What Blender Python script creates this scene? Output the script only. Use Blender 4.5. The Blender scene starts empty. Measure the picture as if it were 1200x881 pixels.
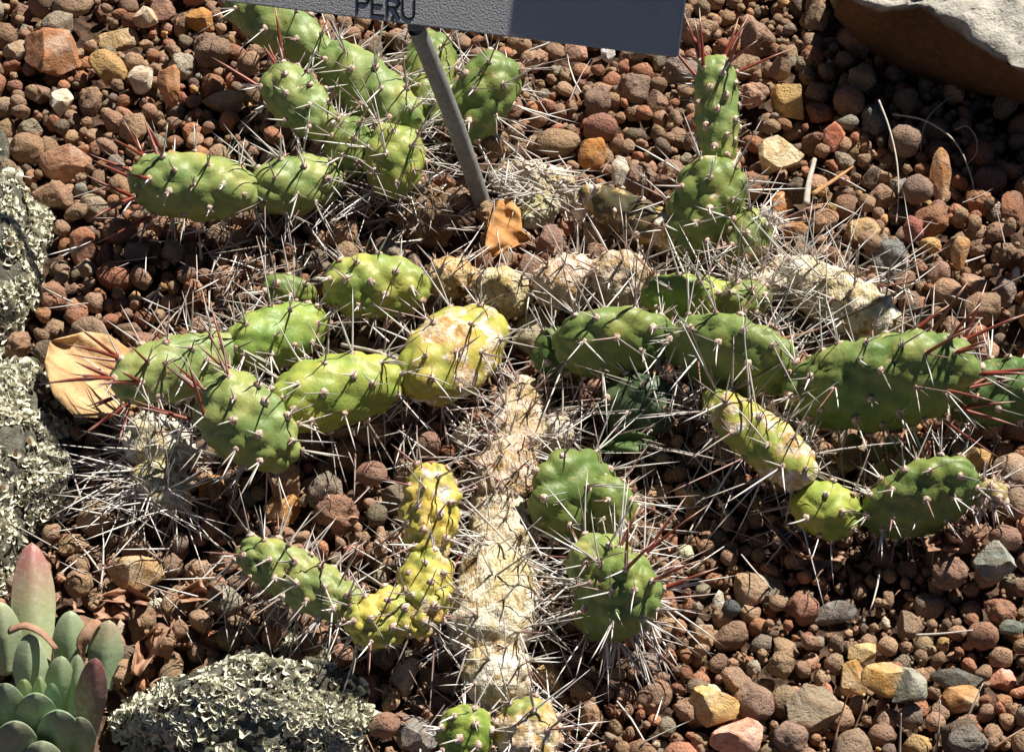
import bpy, math, random, re
import numpy as np
from mathutils import Vector, Matrix, noise

random.seed(7)
rng = np.random.default_rng(11)
SC = bpy.context.scene
COL = SC.collection

# ------------------------------------------------------------------ camera
DIST, PITCH, SPAN = 1.6, math.radians(49), 0.62
HFOV = 2 * math.atan(SPAN / 2 / DIST)
cam_d = bpy.data.cameras.new('camera')
cam = bpy.data.objects.new('camera', cam_d)
COL.objects.link(cam)
cam.location = (0, -DIST * math.cos(PITCH), DIST * math.sin(PITCH))
cam.rotation_euler = (math.pi / 2 - PITCH, 0, 0)
cam_d.angle = HFOV
cam_d.clip_start, cam_d.clip_end = 0.02, 400
SC.camera = cam

# ------------------------------------------------------------------ light
SUN_AZ, SUN_EL = math.radians(40), math.radians(50)
SUN = Vector((math.sin(SUN_AZ) * math.cos(SUN_EL), math.cos(SUN_AZ) * math.cos(SUN_EL), math.sin(SUN_EL)))
W = bpy.data.worlds.new('World'); SC.world = W; W.use_nodes = True
wn = W.node_tree.nodes; wn.clear()
sky = wn.new('ShaderNodeTexSky'); sky.sky_type = 'NISHITA'; sky.sun_disc = False
sky.air_density, sky.dust_density, sky.altitude = .35, .15, 2500
sky.sun_elevation, sky.sun_rotation = SUN_EL, SUN_AZ
bg = wn.new('ShaderNodeBackground'); bg.inputs['Strength'].default_value = 0.05
wo = wn.new('ShaderNodeOutputWorld')
W.node_tree.links.new(sky.outputs[0], bg.inputs['Color'])
W.node_tree.links.new(bg.outputs[0], wo.inputs['Surface'])
sd = bpy.data.lights.new('sun', 'SUN'); sd.energy = 5.0; sd.angle = math.radians(0.55); sd.color = (1, 0.95, 0.86)
so = bpy.data.objects.new('sun', sd); COL.objects.link(so)
so.rotation_euler = SUN.to_track_quat('Z', 'Y').to_euler()
SC.view_settings.view_transform = 'Standard'; SC.view_settings.look = 'None'
SC.view_settings.exposure = 0.82; SC.view_settings.gamma = 1
SC.view_settings.use_curve_mapping = False
SC.render.film_transparent = False
SC.cycles.max_bounces = 6; SC.cycles.diffuse_bounces = 3; SC.cycles.glossy_bounces = 2

# ------------------------------------------------------------------ helpers
CAMP = Vector(cam.location)
CROT = Matrix.Rotation(math.pi / 2 - PITCH, 3, 'X')
FPX = 600 / math.tan(HFOV / 2)
CFWD = CROT @ Vector((0, 0, -1))

def P(px, py, z=0.0):
    d = CROT @ Vector(((px - 600) / FPX, -(py - 440.5) / FPX, -1))
    return CAMP + d * ((z - CAMP.z) / d.z)

def mpp(p):                       # metres per photograph pixel at a point
    return (Vector(p) - CAMP).dot(CFWD) / FPX

def nv(v, s, seed=0.0):
    return noise.noise(Vector((v[0] * s + seed, v[1] * s - seed * 1.7, v[2] * s + seed * .6)))

def mesh_np(name, V, F, smooth=True, attrs=None):
    """V (n,3); F list of faces or (m,k) array"""
    me = bpy.data.meshes.new(name)
    V = np.asarray(V, dtype=np.float32)
    if isinstance(F, np.ndarray):
        m, k = F.shape
        me.vertices.add(len(V)); me.vertices.foreach_set('co', V.ravel())
        me.loops.add(m * k); me.loops.foreach_set('vertex_index', F.astype(np.int32).ravel())
        me.polygons.add(m); me.polygons.foreach_set('loop_start', np.arange(0, m * k, k, dtype=np.int32))
        me.update(calc_edges=True)
    else:
        me.from_pydata([tuple(map(float, v)) for v in V], [], F)
    if smooth:
        me.polygons.foreach_set('use_smooth', [True] * len(me.polygons))
    for an, arr in (attrs or {}).items():
        arr = np.asarray(arr, dtype=np.float32)
        if arr.ndim == 1:
            a = me.attributes.new(an, 'FLOAT', 'POINT'); a.data.foreach_set('value', arr)
        else:
            a = me.attributes.new(an, 'FLOAT_COLOR', 'POINT'); a.data.foreach_set('color', arr.ravel())
    me.validate(); me.update()
    return me

def link(name, me, mat=None, parent=None, loc=(0, 0, 0), color=None):
    o = bpy.data.objects.new(name, me); COL.objects.link(o)
    if mat and not me.materials: me.materials.append(mat)
    o.location = loc
    if parent: o.parent = parent
    if color: o.color = color
    return o

def tag(o, label, cat, group=None, kind=None):
    if label: o['label'] = label
    if cat: o['category'] = cat
    if group: o['group'] = group
    if kind: o['kind'] = kind
    return o

def thing(name, loc, label, cat, group=None):
    o = bpy.data.objects.new(name, None); COL.objects.link(o); o.location = loc
    o.empty_display_size = .02
    return tag(o, label, cat, group)

_ico = {}
def ico(sub):
    if sub in _ico: return _ico[sub]
    import bmesh
    bm = bmesh.new(); bmesh.ops.create_icosphere(bm, subdivisions=sub, radius=1)
    v = np.array([x.co[:] for x in bm.verts]); f = np.array([[q.index for q in x.verts] for x in bm.faces])
    bm.free(); _ico[sub] = (v, f); return _ico[sub]

def rot_rand():
    q = rng.normal(size=4); q /= np.linalg.norm(q); w, x, y, z = q
    return np.array([[1-2*(y*y+z*z), 2*(x*y-z*w), 2*(x*z+y*w)], [2*(x*y+z*w), 1-2*(x*x+z*z), 2*(y*z-x*w)], [2*(x*z-y*w), 2*(y*z+x*w), 1-2*(x*x+y*y)]])

# ------------------------------------------------------------------ materials
class NT:
    def __init__(s, name):
        s.m = bpy.data.materials.new(name); s.m.use_nodes = True
        s.t = s.m.node_tree; s.b = s.t.nodes['Principled BSDF']
    def n(s, typ, **kw):
        x = s.t.nodes.new(typ)
        for k, v in kw.items():
            if k.startswith('i_'): x.inputs[k[2:]].default_value = v
            else: setattr(x, k, v)
        return x
    def l(s, a, b): s.t.links.new(a, b)
    def noise(s, scale, detail=4, rough=.55, vec=None, dist=0):
        x = s.n('ShaderNodeTexNoise'); x.inputs['Scale'].default_value = scale
        x.inputs['Detail'].default_value = detail; x.inputs['Roughness'].default_value = rough; x.inputs['Distortion'].default_value = dist
        if vec: s.l(vec, x.inputs['Vector'])
        return x.outputs['Fac']
    def ramp(s, fac, stops):
        r = s.n('ShaderNodeValToRGB'); e = r.color_ramp.elements
        while len(e) < len(stops): e.new(.5)
        for q, (p, c) in zip(e, stops):
            q.position = p; q.color = (*c, 1) if len(c) == 3 else c
        s.l(fac, r.inputs[0]); return r.outputs[0]
    def mix(s, fac, a, b, mode='MIX'):
        x = s.n('ShaderNodeMix', data_type='RGBA', blend_type=mode)
        for v, sock in ((fac, x.inputs[0]), (a, x.inputs[6]), (b, x.inputs[7])):
            if isinstance(v, (int, float)): sock.default_value = v
            elif isinstance(v, tuple): sock.default_value = (*v, 1) if len(v) == 3 else v
            else: s.l(v, sock)
        return x.outputs[2]
    def math(s, op, a, b=None, clamp=False):
        x = s.n('ShaderNodeMath', operation=op, use_clamp=clamp)
        for v, sock in ((a, x.inputs[0]), (b, x.inputs[1])):
            if v is None: continue
            if isinstance(v, (int, float)): sock.default_value = v
            else: s.l(v, sock)
        return x.outputs[0]
    def pos(s): return s.n('ShaderNodeNewGeometry').outputs['Position']
    def attr(s, name, out='Fac'): return s.n('ShaderNodeAttribute', attribute_name=name).outputs[out]
    def bump(s, h, strength, dist, prev=None):
        b = s.n('ShaderNodeBump'); b.inputs['Strength'].default_value = strength; b.inputs['Distance'].default_value = dist
        s.l(h, b.inputs['Height'])
        if prev: s.l(prev, b.inputs['Normal'])
        return b.outputs[0]
    def out(s, color=None, rough=.7, normal=None, spec=.4):
        if color is not None:
            if isinstance(color, tuple): s.b.inputs['Base Color'].default_value = (*color, 1)
            else: s.l(color, s.b.inputs['Base Color'])
        if isinstance(rough, (int, float)): s.b.inputs['Roughness'].default_value = rough
        else: s.l(rough, s.b.inputs['Roughness'])
        s.b.inputs['Specular IOR Level'].default_value = spec
        if normal: s.l(normal, s.b.inputs['Normal'])
        return s.m

def pebble_material(name, from_attr):
    n = NT(name); p = n.pos()
    base = n.attr('col', 'Color') if from_attr else n.n('ShaderNodeObjectInfo').outputs['Color']
    a = n.noise(160, 5, .65, p); b = n.noise(700, 4, .7, p); g = n.noise(45, 2, .5, p)
    c = n.mix(n.ramp(a, [(.38, (0, 0, 0)), (.68, (1, 1, 1))]), base, n.mix(1.0, base, (1.25, 1.18, 1.12), 'MULTIPLY'))
    c = n.mix(n.ramp(b, [(.55, (0, 0, 0)), (.75, (.7, .7, .7))]), c, n.mix(1.0, c, (.6, .56, .54), 'MULTIPLY'))
    c = n.mix(n.ramp(g, [(.5, (0, 0, 0)), (.7, (.45, .45, .45))]), c, (.30, .23, .17))
    v = n.n('ShaderNodeTexVoronoi'); v.inputs['Scale'].default_value = 420; n.l(p, v.inputs['Vector'])
    pit = n.ramp(v.outputs['Distance'], [(.12, (0, 0, 0)), (.4, (1, 1, 1))])
    nb = n.bump(n.noise(1500, 3, .7, p), .7, .001); nb = n.bump(b, .8, .0024, nb); nb = n.bump(n.noise(330, 4, .65, p), .6, .003, nb); nb = n.bump(a, .6, .004, nb); nb = n.bump(pit, .5, .0018, nb)
    return n.out(c, .92, nb, .2)
M_PEB = pebble_material('pebble_stone', False)
M_PEBS = pebble_material('gravel_stone', True)

def angular_material():
    n = NT('broken_stone'); p = n.pos(); base = n.n('ShaderNodeObjectInfo').outputs['Color']
    a = n.noise(90, 5, .6, p, 1.2); b = n.noise(380, 5, .7, p); g = n.noise(55, 3, .5, p)
    c = n.mix(n.ramp(a, [(.4, (0, 0, 0)), (.62, (.9, .9, .9))]), base, n.mix(1.0, base, (.78, .62, .50), 'MULTIPLY'))
    c = n.mix(n.ramp(g, [(.5, (0, 0, 0)), (.66, (.55, .55, .55))]), c, n.mix(.55, base, (.75, .68, .58)))
    c = n.mix(n.ramp(b, [(.56, (0, 0, 0)), (.74, (.6, .6, .6))]), c, (.16, .11, .08))
    nb = n.bump(n.noise(1200, 3, .7, p), .5, .0008); nb = n.bump(b, .8, .002, nb); nb = n.bump(a, .6, .005, nb)
    return n.out(c, .85, nb, .3)
M_ANG = angular_material()

def dry_leaf_material(name, c1, c2):
    n = NT(name); p = n.pos(); a = n.noise(55, 5, .65, p); v = n.n('ShaderNodeTexVoronoi', feature='DISTANCE_TO_EDGE'); v.inputs['Scale'].default_value = 150; n.l(p, v.inputs['Vector'])
    w = n.n('ShaderNodeTexWave', wave_type='BANDS', bands_direction='DIAGONAL'); w.inputs['Scale'].default_value = 38; w.inputs['Distortion'].default_value = 2.5; n.l(p, w.inputs['Vector'])
    c = n.mix(n.ramp(a, [(.32, (0, 0, 0)), (.68, (1, 1, 1))]), c1, c2)
    c = n.mix(n.ramp(w.outputs[0], [(.84, (0, 0, 0)), (.97, (.55, .55, .55))]), c, n.mix(1.0, c, (.6, .5, .4), 'MULTIPLY'))
    c = n.mix(n.ramp(n.noise(240, 5, .7, p), [(.58, (0, 0, 0)), (.68, (.75, .75, .75))]), c, (.20, .10, .045))
    nb = n.bump(v.outputs[0], .4, .001); nb = n.bump(w.outputs[0], .6, .0015, nb); nb = n.bump(a, .6, .004, nb)
    return n.out(c, .7, nb, .3)
def soil_material():
    n = NT('soil'); p = n.pos()
    a = n.noise(60, 5, .6, p); b = n.noise(500, 4, .7, p)
    v = n.n('ShaderNodeTexVoronoi'); v.inputs['Scale'].default_value = 130; n.l(p, v.inputs['Vector'])
    c = n.ramp(a, [(.3, (.05, .03, .02)), (.6, (.11, .065, .042)), (.8, (.17, .11, .075))])
    nb = n.bump(b, .7, .002); nb = n.bump(v.outputs['Distance'], .9, .006, nb)
    return n.out(c, .95, nb, .2)
M_SOIL = soil_material()

def joint_material():
    n = NT('cactus_skin'); p = n.pos()
    oi = n.n('ShaderNodeObjectInfo'); base = oi.outputs['Color']
    scar_amt = n.math('SUBTRACT', 1.0, oi.outputs['Alpha'])
    a = n.noise(55, 4, .55, p); f = n.noise(260, 4, .6, p); g = n.noise(120, 3, .55, p)
    c = n.mix(n.ramp(a, [(.36, (0, 0, 0)), (.66, (1, 1, 1))]), n.mix(1.0, base, (.72, .86, .72), 'MULTIPLY'), n.mix(1.0, base, (1.3, 1.17, 1.1), 'MULTIPLY'))
    c = n.mix(n.ramp(f, [(.55, (0, 0, 0)), (.8, (.5, .5, .5))]), c, n.mix(1.0, c, (1.15, 1.0, .8), 'MULTIPLY'))
    rd = n.attr('ridge')                                    # paler bloom round each areole
    c = n.mix(n.math('MULTIPLY', rd, .35), c, n.mix(1.0, c, (1.25, 1.22, 1.3), 'MULTIPLY'))
    bl = n.noise(210, 5, .7, p); b2 = n.noise(28, 3, .5, p)
    c = n.mix(n.ramp(b2, [(.48, (0, 0, 0)), (.68, (.55, .55, .55))]), c, n.mix(1.0, c, (1.3, 1.12, .8), 'MULTIPLY'))
    c = n.mix(n.ramp(bl, [(.66, (0, 0, 0)), (.72, (.75, .75, .75))]), c, (.36, .30, .16))
    vd = n.n('ShaderNodeTexVoronoi'); vd.inputs['Scale'].default_value = 520; n.l(p, vd.inputs['Vector'])
    c = n.mix(n.ramp(vd.outputs['Distance'], [(.10, (.45, .45, .45)), (.24, (0, 0, 0))]), c, n.mix(1.0, c, (1.3, 1.25, 1.3), 'MULTIPLY'))
    ck = n.noise(75, 6, .75, p, 2.0)
    c = n.mix(n.ramp(ck, [(.485, (0, 0, 0)), (.5, (.4, .4, .4)), (.515, (0, 0, 0))]), c, n.mix(1.0, c, (.72, .74, .62), 'MULTIPLY'))
    # corky scars
    s1 = n.noise(48, 5, .62, p, .6); s2 = n.noise(130, 4, .65, p); s3 = n.noise(85, 3, .6, p, 1.0)
    thr = n.math('ADD', s1, n.math('SUBTRACT', n.math('MULTIPLY', scar_amt, 1.0), .72))
    mask = n.ramp(n.math('ADD', thr, n.math('MULTIPLY', n.math('SUBTRACT', s2, .5), .22)), [(.02, (0, 0, 0)), (.07, (1, 1, 1))])
    rim = n.ramp(thr, [(-.0, (0, 0, 0)), (.03, (1, 1, 1))])
    cork = n.ramp(s3, [(.30, (.34, .18, .06)), (.42, (.50, .33, .14)), (.52, (.60, .50, .36)), (.64, (.74, .70, .60))])
    cork = n.mix(n.ramp(f, [(.52, (0, 0, 0)), (.72, (.6, .6, .6))]), cork, (.30, .21, .13))
    c = n.mix(n.math('MULTIPLY', rim, n.math('LESS_THAN', .02, scar_amt)), c, n.mix(.5, c, (.48, .30, .07)))
    m = n.math('MULTIPLY', mask, n.math('LESS_THAN', .02, scar_amt))
    c = n.mix(m, c, cork)
    nb = n.bump(f, .3, .001); nb = n.bump(g, .3, .003, nb)
    x = n.n('ShaderNodeBump'); x.inputs['Distance'].default_value = .003; n.l(n.mix(.5, s2, f), x.inputs['Height'])
    n.l(n.math('MULTIPLY', m, .8), x.inputs['Strength']); n.l(nb, x.inputs['Normal'])
    r = n.math('ADD', .46, n.math('MULTIPLY', m, .4))
    n.out(c, r, x.outputs[0], .28)
    n.b.inputs['Subsurface Weight'].default_value = .0
    return n.m
M_JOINT = joint_material()

def cork_material():
    n = NT('corky_stem_bark'); p = n.pos(); base = n.n('ShaderNodeObjectInfo').outputs['Color']
    s3 = n.noise(70, 5, .62, p, 1.2); f = n.noise(330, 4, .7, p); g = n.noise(140, 4, .6, p)
    c = n.ramp(s3, [(.30, (.28, .18, .09)), (.38, (.46, .36, .20)), (.45, (.60, .55, .46)), (.57, (.80, .78, .73))])
    c = n.mix(n.ramp(n.noise(36, 4, .6, p), [(.48, (0, 0, 0)), (.64, (.7, .7, .7))]), c, (.46, .38, .15))
    c = n.mix(1.0, c, base, 'MULTIPLY')
    c = n.mix(n.ramp(f, [(.56, (0, 0, 0)), (.72, (.7, .7, .7))]), c, (.22, .16, .11))
    mp = n.n('ShaderNodeMapping'); mp.inputs['Scale'].default_value = (1.0, .22, .6); n.l(p, mp.inputs['Vector'])
    fb = n.noise(420, 4, .6, mp.outputs[0], .6)
    c = n.mix(n.ramp(fb, [(.52, (0, 0, 0)), (.66, (.5, .5, .5))]), c, n.mix(1.0, c, (.55, .50, .45), 'MULTIPLY'))
    nb = n.bump(f, .7, .002); nb = n.bump(g, .9, .005, nb); nb = n.bump(fb, .8, .003, nb)
    return n.out(c, .9, nb, .2)
M_CORK = cork_material()

def spine_material():
    n = NT('spine'); t = n.attr('t'); red = n.attr('red'); sh = n.attr('shade')
    old = n.ramp(sh, [(0, (.22, .17, .14)), (.4, (.48, .44, .39)), (1, (.80, .77, .72))])
    old = n.mix(n.ramp(t, [(.0, (.5, .5, .5)), (.25, (0, 0, 0)), (.8, (0, 0, 0)), (1, (.4, .4, .4))]), old, (.22, .10, .06))
    rc = n.ramp(t, [(0, (.24, .045, .018)), (.55, (.20, .045, .03)), (.85, (.42, .25, .18)), (1, (.62, .52, .45))])
    c = n.mix(red, old, rc)
    return n.out(c, .38, None, .5)
M_SPINE = spine_material()

def simple(name, c1, c2, scale=120, rough=.8, bump=.4, bd=.001, spec=.3):
    n = NT(name); p = n.pos()
    a = n.noise(scale, 4, .6, p); b = n.noise(scale * 4, 4, .65, p)
    c = n.mix(n.ramp(a, [(.35, (0, 0, 0)), (.65, (1, 1, 1))]), c1, c2)
    return n.out(c, rough, n.bump(b, bump, bd), spec)
M_AREOLE = simple('areole_wool', (.28, .10, .05), (.78, .68, .58), 620, .95)
M_LEAFDRY = dry_leaf_material('dry_leaf', (.44, .26, .11), (.60, .41, .21))
M_LEAFORG = dry_leaf_material('orange_dry_leaf', (.40, .17, .05), (.55, .29, .10))
M_DRYBROWN = simple('withered_leaf', (.26, .13, .07), (.42, .26, .18), 120, .85)
M_TWIG = simple('dry_stalk', (.38, .33, .28), (.55, .50, .43), 200, .8)
M_CHIP = simple('wood_chip', (.42, .20, .08), (.55, .32, .15), 150, .8)
M_LICHROCK = simple('lichen_rock', (.07, .065, .05), (.22, .21, .16), 160, .95, .8, .004)
M_GREENLEAF = simple('green_leaf', (.06, .11, .035), (.10, .16, .05), 90, .45)
M_WEED = simple('weed_leaf', (.14, .20, .05), (.30, .20, .09), 60, .6)
M_POST = simple('sign_post_metal', (.17, .17, .165), (.25, .25, .235), 250, .55, .15, .0005)
M_INK = simple('engraved_lettering', (.012, .012, .014), (.02, .02, .022), 100, .6, 0)
M_PLATE_EDGE = simple('plate_rim', (.55, .55, .55), (.6, .6, .6), 100, .5, .1)

def plate_material():
    n = NT('sign_plate_plastic'); p = n.pos()
    v = n.noise(900, 2, .5, p); a = n.noise(40, 3, .6, p)
    c = n.mix(a, (.41, .41, .405), (.48, .48, .47))
    c = n.mix(n.ramp(n.noise(90, 6, .75, p), [(.5, (0, 0, 0)), (.72, (.4, .4, .4))]), c, (.36, .33, .28))
    return n.out(c, .5, n.bump(v, .35, .0012), .4)
M_PLATE = plate_material()

def lichen_material():
    n = NT('lichen_thallus'); p = n.pos(); k = n.attr('k')
    c = n.ramp(k, [(0, (.10, .055, .03)), (.12, (.12, .07, .04)), (.16, (.40, .38, .27)), (.5, (.68, .66, .52)), (1, (.84, .82, .70))])
    return n.out(c, .9, n.bump(n.noise(900, 3, .6, p), .4, .0006), .2)
M_LICHEN = lichen_material()

def succulent_material():
    n = NT('succulent_skin'); p = n.pos(); u = n.attr('u'); oi = n.n('ShaderNodeObjectInfo')
    a = n.noise(120, 4, .6, p)
    c = n.mix(a, n.mix(1.0, oi.outputs['Color'], (.85, .92, .9), 'MULTIPLY'), n.mix(1.0, oi.outputs['Color'], (1.2, 1.15, 1.1), 'MULTIPLY'))
    blush = n.math('SUBTRACT', 1.0, oi.outputs['Alpha'])
    f = n.math('MULTIPLY', n.ramp(n.math('ADD', u, n.math('MULTIPLY', a, .18)), [(.55, (0, 0, 0)), (1.0, (1, 1, 1))]), blush)
    c = n.mix(f, c, (.33, .11, .10))
    c = n.mix(n.ramp(n.noise(260, 5, .7, p), [(.45, (0, 0, 0)), (.75, (.35, .35, .35))]), c, (.55, .58, .50))
    c = n.mix(n.ramp(n.noise(150, 5, .75, p), [(.66, (0, 0, 0)), (.7, (.7, .7, .7))]), c, (.30, .20, .13))
    return n.out(c, .5, n.bump(n.noise(380, 5, .7, p), .25, .0010), .4)
M_SUCC = succulent_material()

def boulder_material():
    n = NT('boulder_stone'); p = n.pos()
    a = n.noise(28, 6, .65, p); b = n.noise(160, 5, .7, p); d = n.noise(420, 4, .7, p)
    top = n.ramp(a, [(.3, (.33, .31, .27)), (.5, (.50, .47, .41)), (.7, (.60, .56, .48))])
    side = n.ramp(b, [(.3, (.11, .055, .025)), (.7, (.18, .095, .045))])  # soil-stained brown, darkened further to stand for the shade on this face
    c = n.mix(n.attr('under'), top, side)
    c = n.mix(n.ramp(d, [(.54, (0, 0, 0)), (.72, (.55, .55, .55))]), c, n.mix(1.0, c, (.45, .42, .4), 'MULTIPLY'))
    nb = n.bump(d, .8, .002); nb = n.bump(b, .7, .006, nb)
    c = n.mix(n.ramp(n.noise(75, 6, .75, p), [(.55, (0, 0, 0)), (.66, (.6, .6, .6))]), c, n.mix(1.0, c, (.5, .46, .42), 'MULTIPLY'))
    n.l(c, n.b.inputs['Base Color'])
    return n.out(c, .95, nb, .2)
M_BOULDER = boulder_material()

# ------------------------------------------------------------------ ground
def ground_sheet():
    xs = np.concatenate([[-40, -10, -3, -1], np.linspace(-.6, .6, 61), [1, 3, 10, 40]])
    ys = np.concatenate([[-40, -10, -3, -1], np.linspace(-.6, .7, 66), [1.2, 3, 10, 40]])
    V = []
    for y in ys:
        for x in xs:
            V.append((x, y, -.022 + .004 * nv((x, y, 0), 14)))
    nx = len(xs)
    F = np.array([[j*nx+i, j*nx+i+1, (j+1)*nx+i+1, (j+1)*nx+i] for j in range(len(ys)-1) for i in range(nx-1)])
    o = link('ground', mesh_np('ground', V, F), M_SOIL)
    o['kind'] = 'structure'
    return o
GROUND = ground_sheet()

# ------------------------------------------------------------------ pebble shapes
def rock_shape(kind, sub, seed):
    v, f = ico(sub); v = v.copy(); r = np.random.default_rng(seed)
    out = np.empty_like(v); s = seed * 3.17
    amp = {'round': .12, 'lumpy': .24, 'chunk': .16, 'angular': .10, 'slab': .08}[kind]
    for i, q in enumerate(v):
        d = 1 + amp * nv(q, 1.1, s) * 1.6 + amp * .6 * nv(q, 2.4, s + 9)
        if kind == 'lumpy': d += .17 * abs(nv(q, 3.2, s + 4)) + .07 * nv(q, 7, s) + .04 * nv(q, 15, s)
        if kind == 'round': d += .025 * nv(q, 5, s) + .014 * nv(q, 12, s) - .10 * max(0, nv(q, 3.1, s + 20) - .38)
        out[i] = q * d
    if kind in ('angular', 'slab', 'chunk'):
        for _ in range({'angular': 13, 'slab': 9, 'chunk': 7}[kind]):
            n = r.normal(size=3); n /= np.linalg.norm(n)
            dd = out @ n; c = r.uniform(.55, .85)
            out -= np.maximum(0, dd - c)[:, None] * n * (1 if kind != 'chunk' else .85)
        k = 2.0 if kind == 'chunk' else 1.0
        for i, q in enumerate(v):
            out[i] *= 1 + k * (.035 * nv(q, 3.5, s + 2) + .022 * nv(q, 9, s)) + .012 * nv(q, 18, s)
    out *= r.uniform(.78, 1.18, 3)
    out -= (out.max(0) + out.min(0)) / 2
    out /= np.abs(out).max(0).mean()
    return out, f

TEMPL = []           # (kind, verts_sub3, verts_sub2, verts_sub1)
for i in range(44):
    kind = 'round' if i < 8 else ('lumpy' if i < 22 else ('chunk' if i < 36 else 'angular'))
    TEMPL.append((kind, rock_shape(kind, 4, i + 1), rock_shape(kind, 2, i + 1), rock_shape(kind, 1, i + 1)))
TM = [mesh_np('pebble', t[1][0], t[1][1]) for t in TEMPL]
for m in TM: m.materials.append(M_PEB)

PAL = [('brown', (.295, .19, .125), 46), ('brown', (.35, .23, .15), 24), ('rust', (.33, .16, .095), 14), ('grey', (.26, .215, .165), 7),
       ('dark', (.17, .13, .095), 6), ('ochre', (.50, .32, .14), 3), ('rust', (.39, .195, .115), 5), ('grey', (.25, .235, .19), 1), ('cream', (.66, .56, .40), 1)]
PAL = [(a, tuple(min(.78, q * 1.2) for q in c), w) for a, c, w in PAL]
PW = np.array([p[2] for p in PAL], float); PW /= PW.sum()

# height map used to drop the pebbles one on another
GX0, GX1, GY0, GY1, GS = -.44, .44, -.38, .50, .002
NX, NY = int((GX1 - GX0) / GS), int((GY1 - GY0) / GS)
H = np.full((NY, NX), -.022)

def drop(x, y, r, commit=True, sink=.12):
    i0, j0 = (x - GX0) / GS, (y - GY0) / GS; k = int(r / GS) + 1
    a0, a1, b0, b1 = int(j0) - k, int(j0) + k + 2, int(i0) - k, int(i0) + k + 2
    if a0 < 0 or b0 < 0 or a1 > NY or b1 > NX: return None
    jj, ii = np.mgrid[a0:a1, b0:b1]
    d2 = ((ii - i0) ** 2 + (jj - j0) ** 2) * GS * GS
    m = d2 < (r * .92) ** 2
    h = np.sqrt(np.maximum(r * r - d2, 0))
    win = H[a0:a1, b0:b1]
    if not m.any(): return None
    z = np.max((win - (-h) * 1.0)[m] - 0 * h[m]) if False else np.max((win + h)[m]) - sink * r
    if commit:
        win[m] = np.maximum(win[m], z + h[m])
    return z

def zone_r(px, py):
    base = 6.8
    for cx, cy, sx, sy, val in ((870, 670, 160, 130, 4.2), (740, 560, 120, 70, 3.0), (1000, 720, 120, 90, 5.2), (690, 780, 90, 110, 4.8),
                                (330, 600, 90, 90, 6.5), (1150, 330, 80, 80, 7.0), (1090, 280, 60, 40, 7.0)):
        w = math.exp(-((px - cx) / sx) ** 2 - ((py - cy) / sy) ** 2)
        base = base * (1 - w) + val * w
    return base * .001

def to_px(p):
    q = CROT.transposed() @ (Vector(p) - CAMP)
    return 600 + q.x / -q.z * FPX, 440.5 - q.y / -q.z * FPX

PEB = []   # x,y,z,r,template,pal
def scatter(n, rscale, spread, tries):
    for _ in range(n):
        best = None
        x0, y0 = rng.uniform(GX0, GX1), rng.uniform(GY0, GY1)
        zr = zone_r(*to_px((x0, y0, 0)))
        r = zr * rscale * math.exp(rng.normal() * spread)
        r = min(max(r, .0016), zr * 1.75, .016)
        for t in range(tries):
            x, y = x0 + rng.normal() * .012 * (t > 0), y0 + rng.normal() * .012 * (t > 0)
            z = drop(x, y, r, False)
            if z is not None and (best is None or z < best[2]): best = (x, y, z)
        if best is None: continue
        x, y, z = best; drop(x, y, r)
        PEB.append((x, y, z, r))
scatter(2300, .95, .25, 6)
scatter(1300, 1.0, .34, 14)
scatter(4200, .50, .40, 10)
Z_OFF = float(np.median(H[60:-60, 60:-60])) - .004
H -= Z_OFF
PEB = [(x, y, z - Z_OFF, r) for x, y, z, r in PEB]
GROUND.location.z = -Z_OFF

def ground_h(x, y, r=.004):
    i, j = int((x - GX0) / GS), int((y - GY0) / GS); k = max(1, int(r / GS))
    a = H[max(0, j-k):j+k+1, max(0, i-k):i+k+1]
    return float(np.percentile(a, 70)) if a.size else 0.

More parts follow.
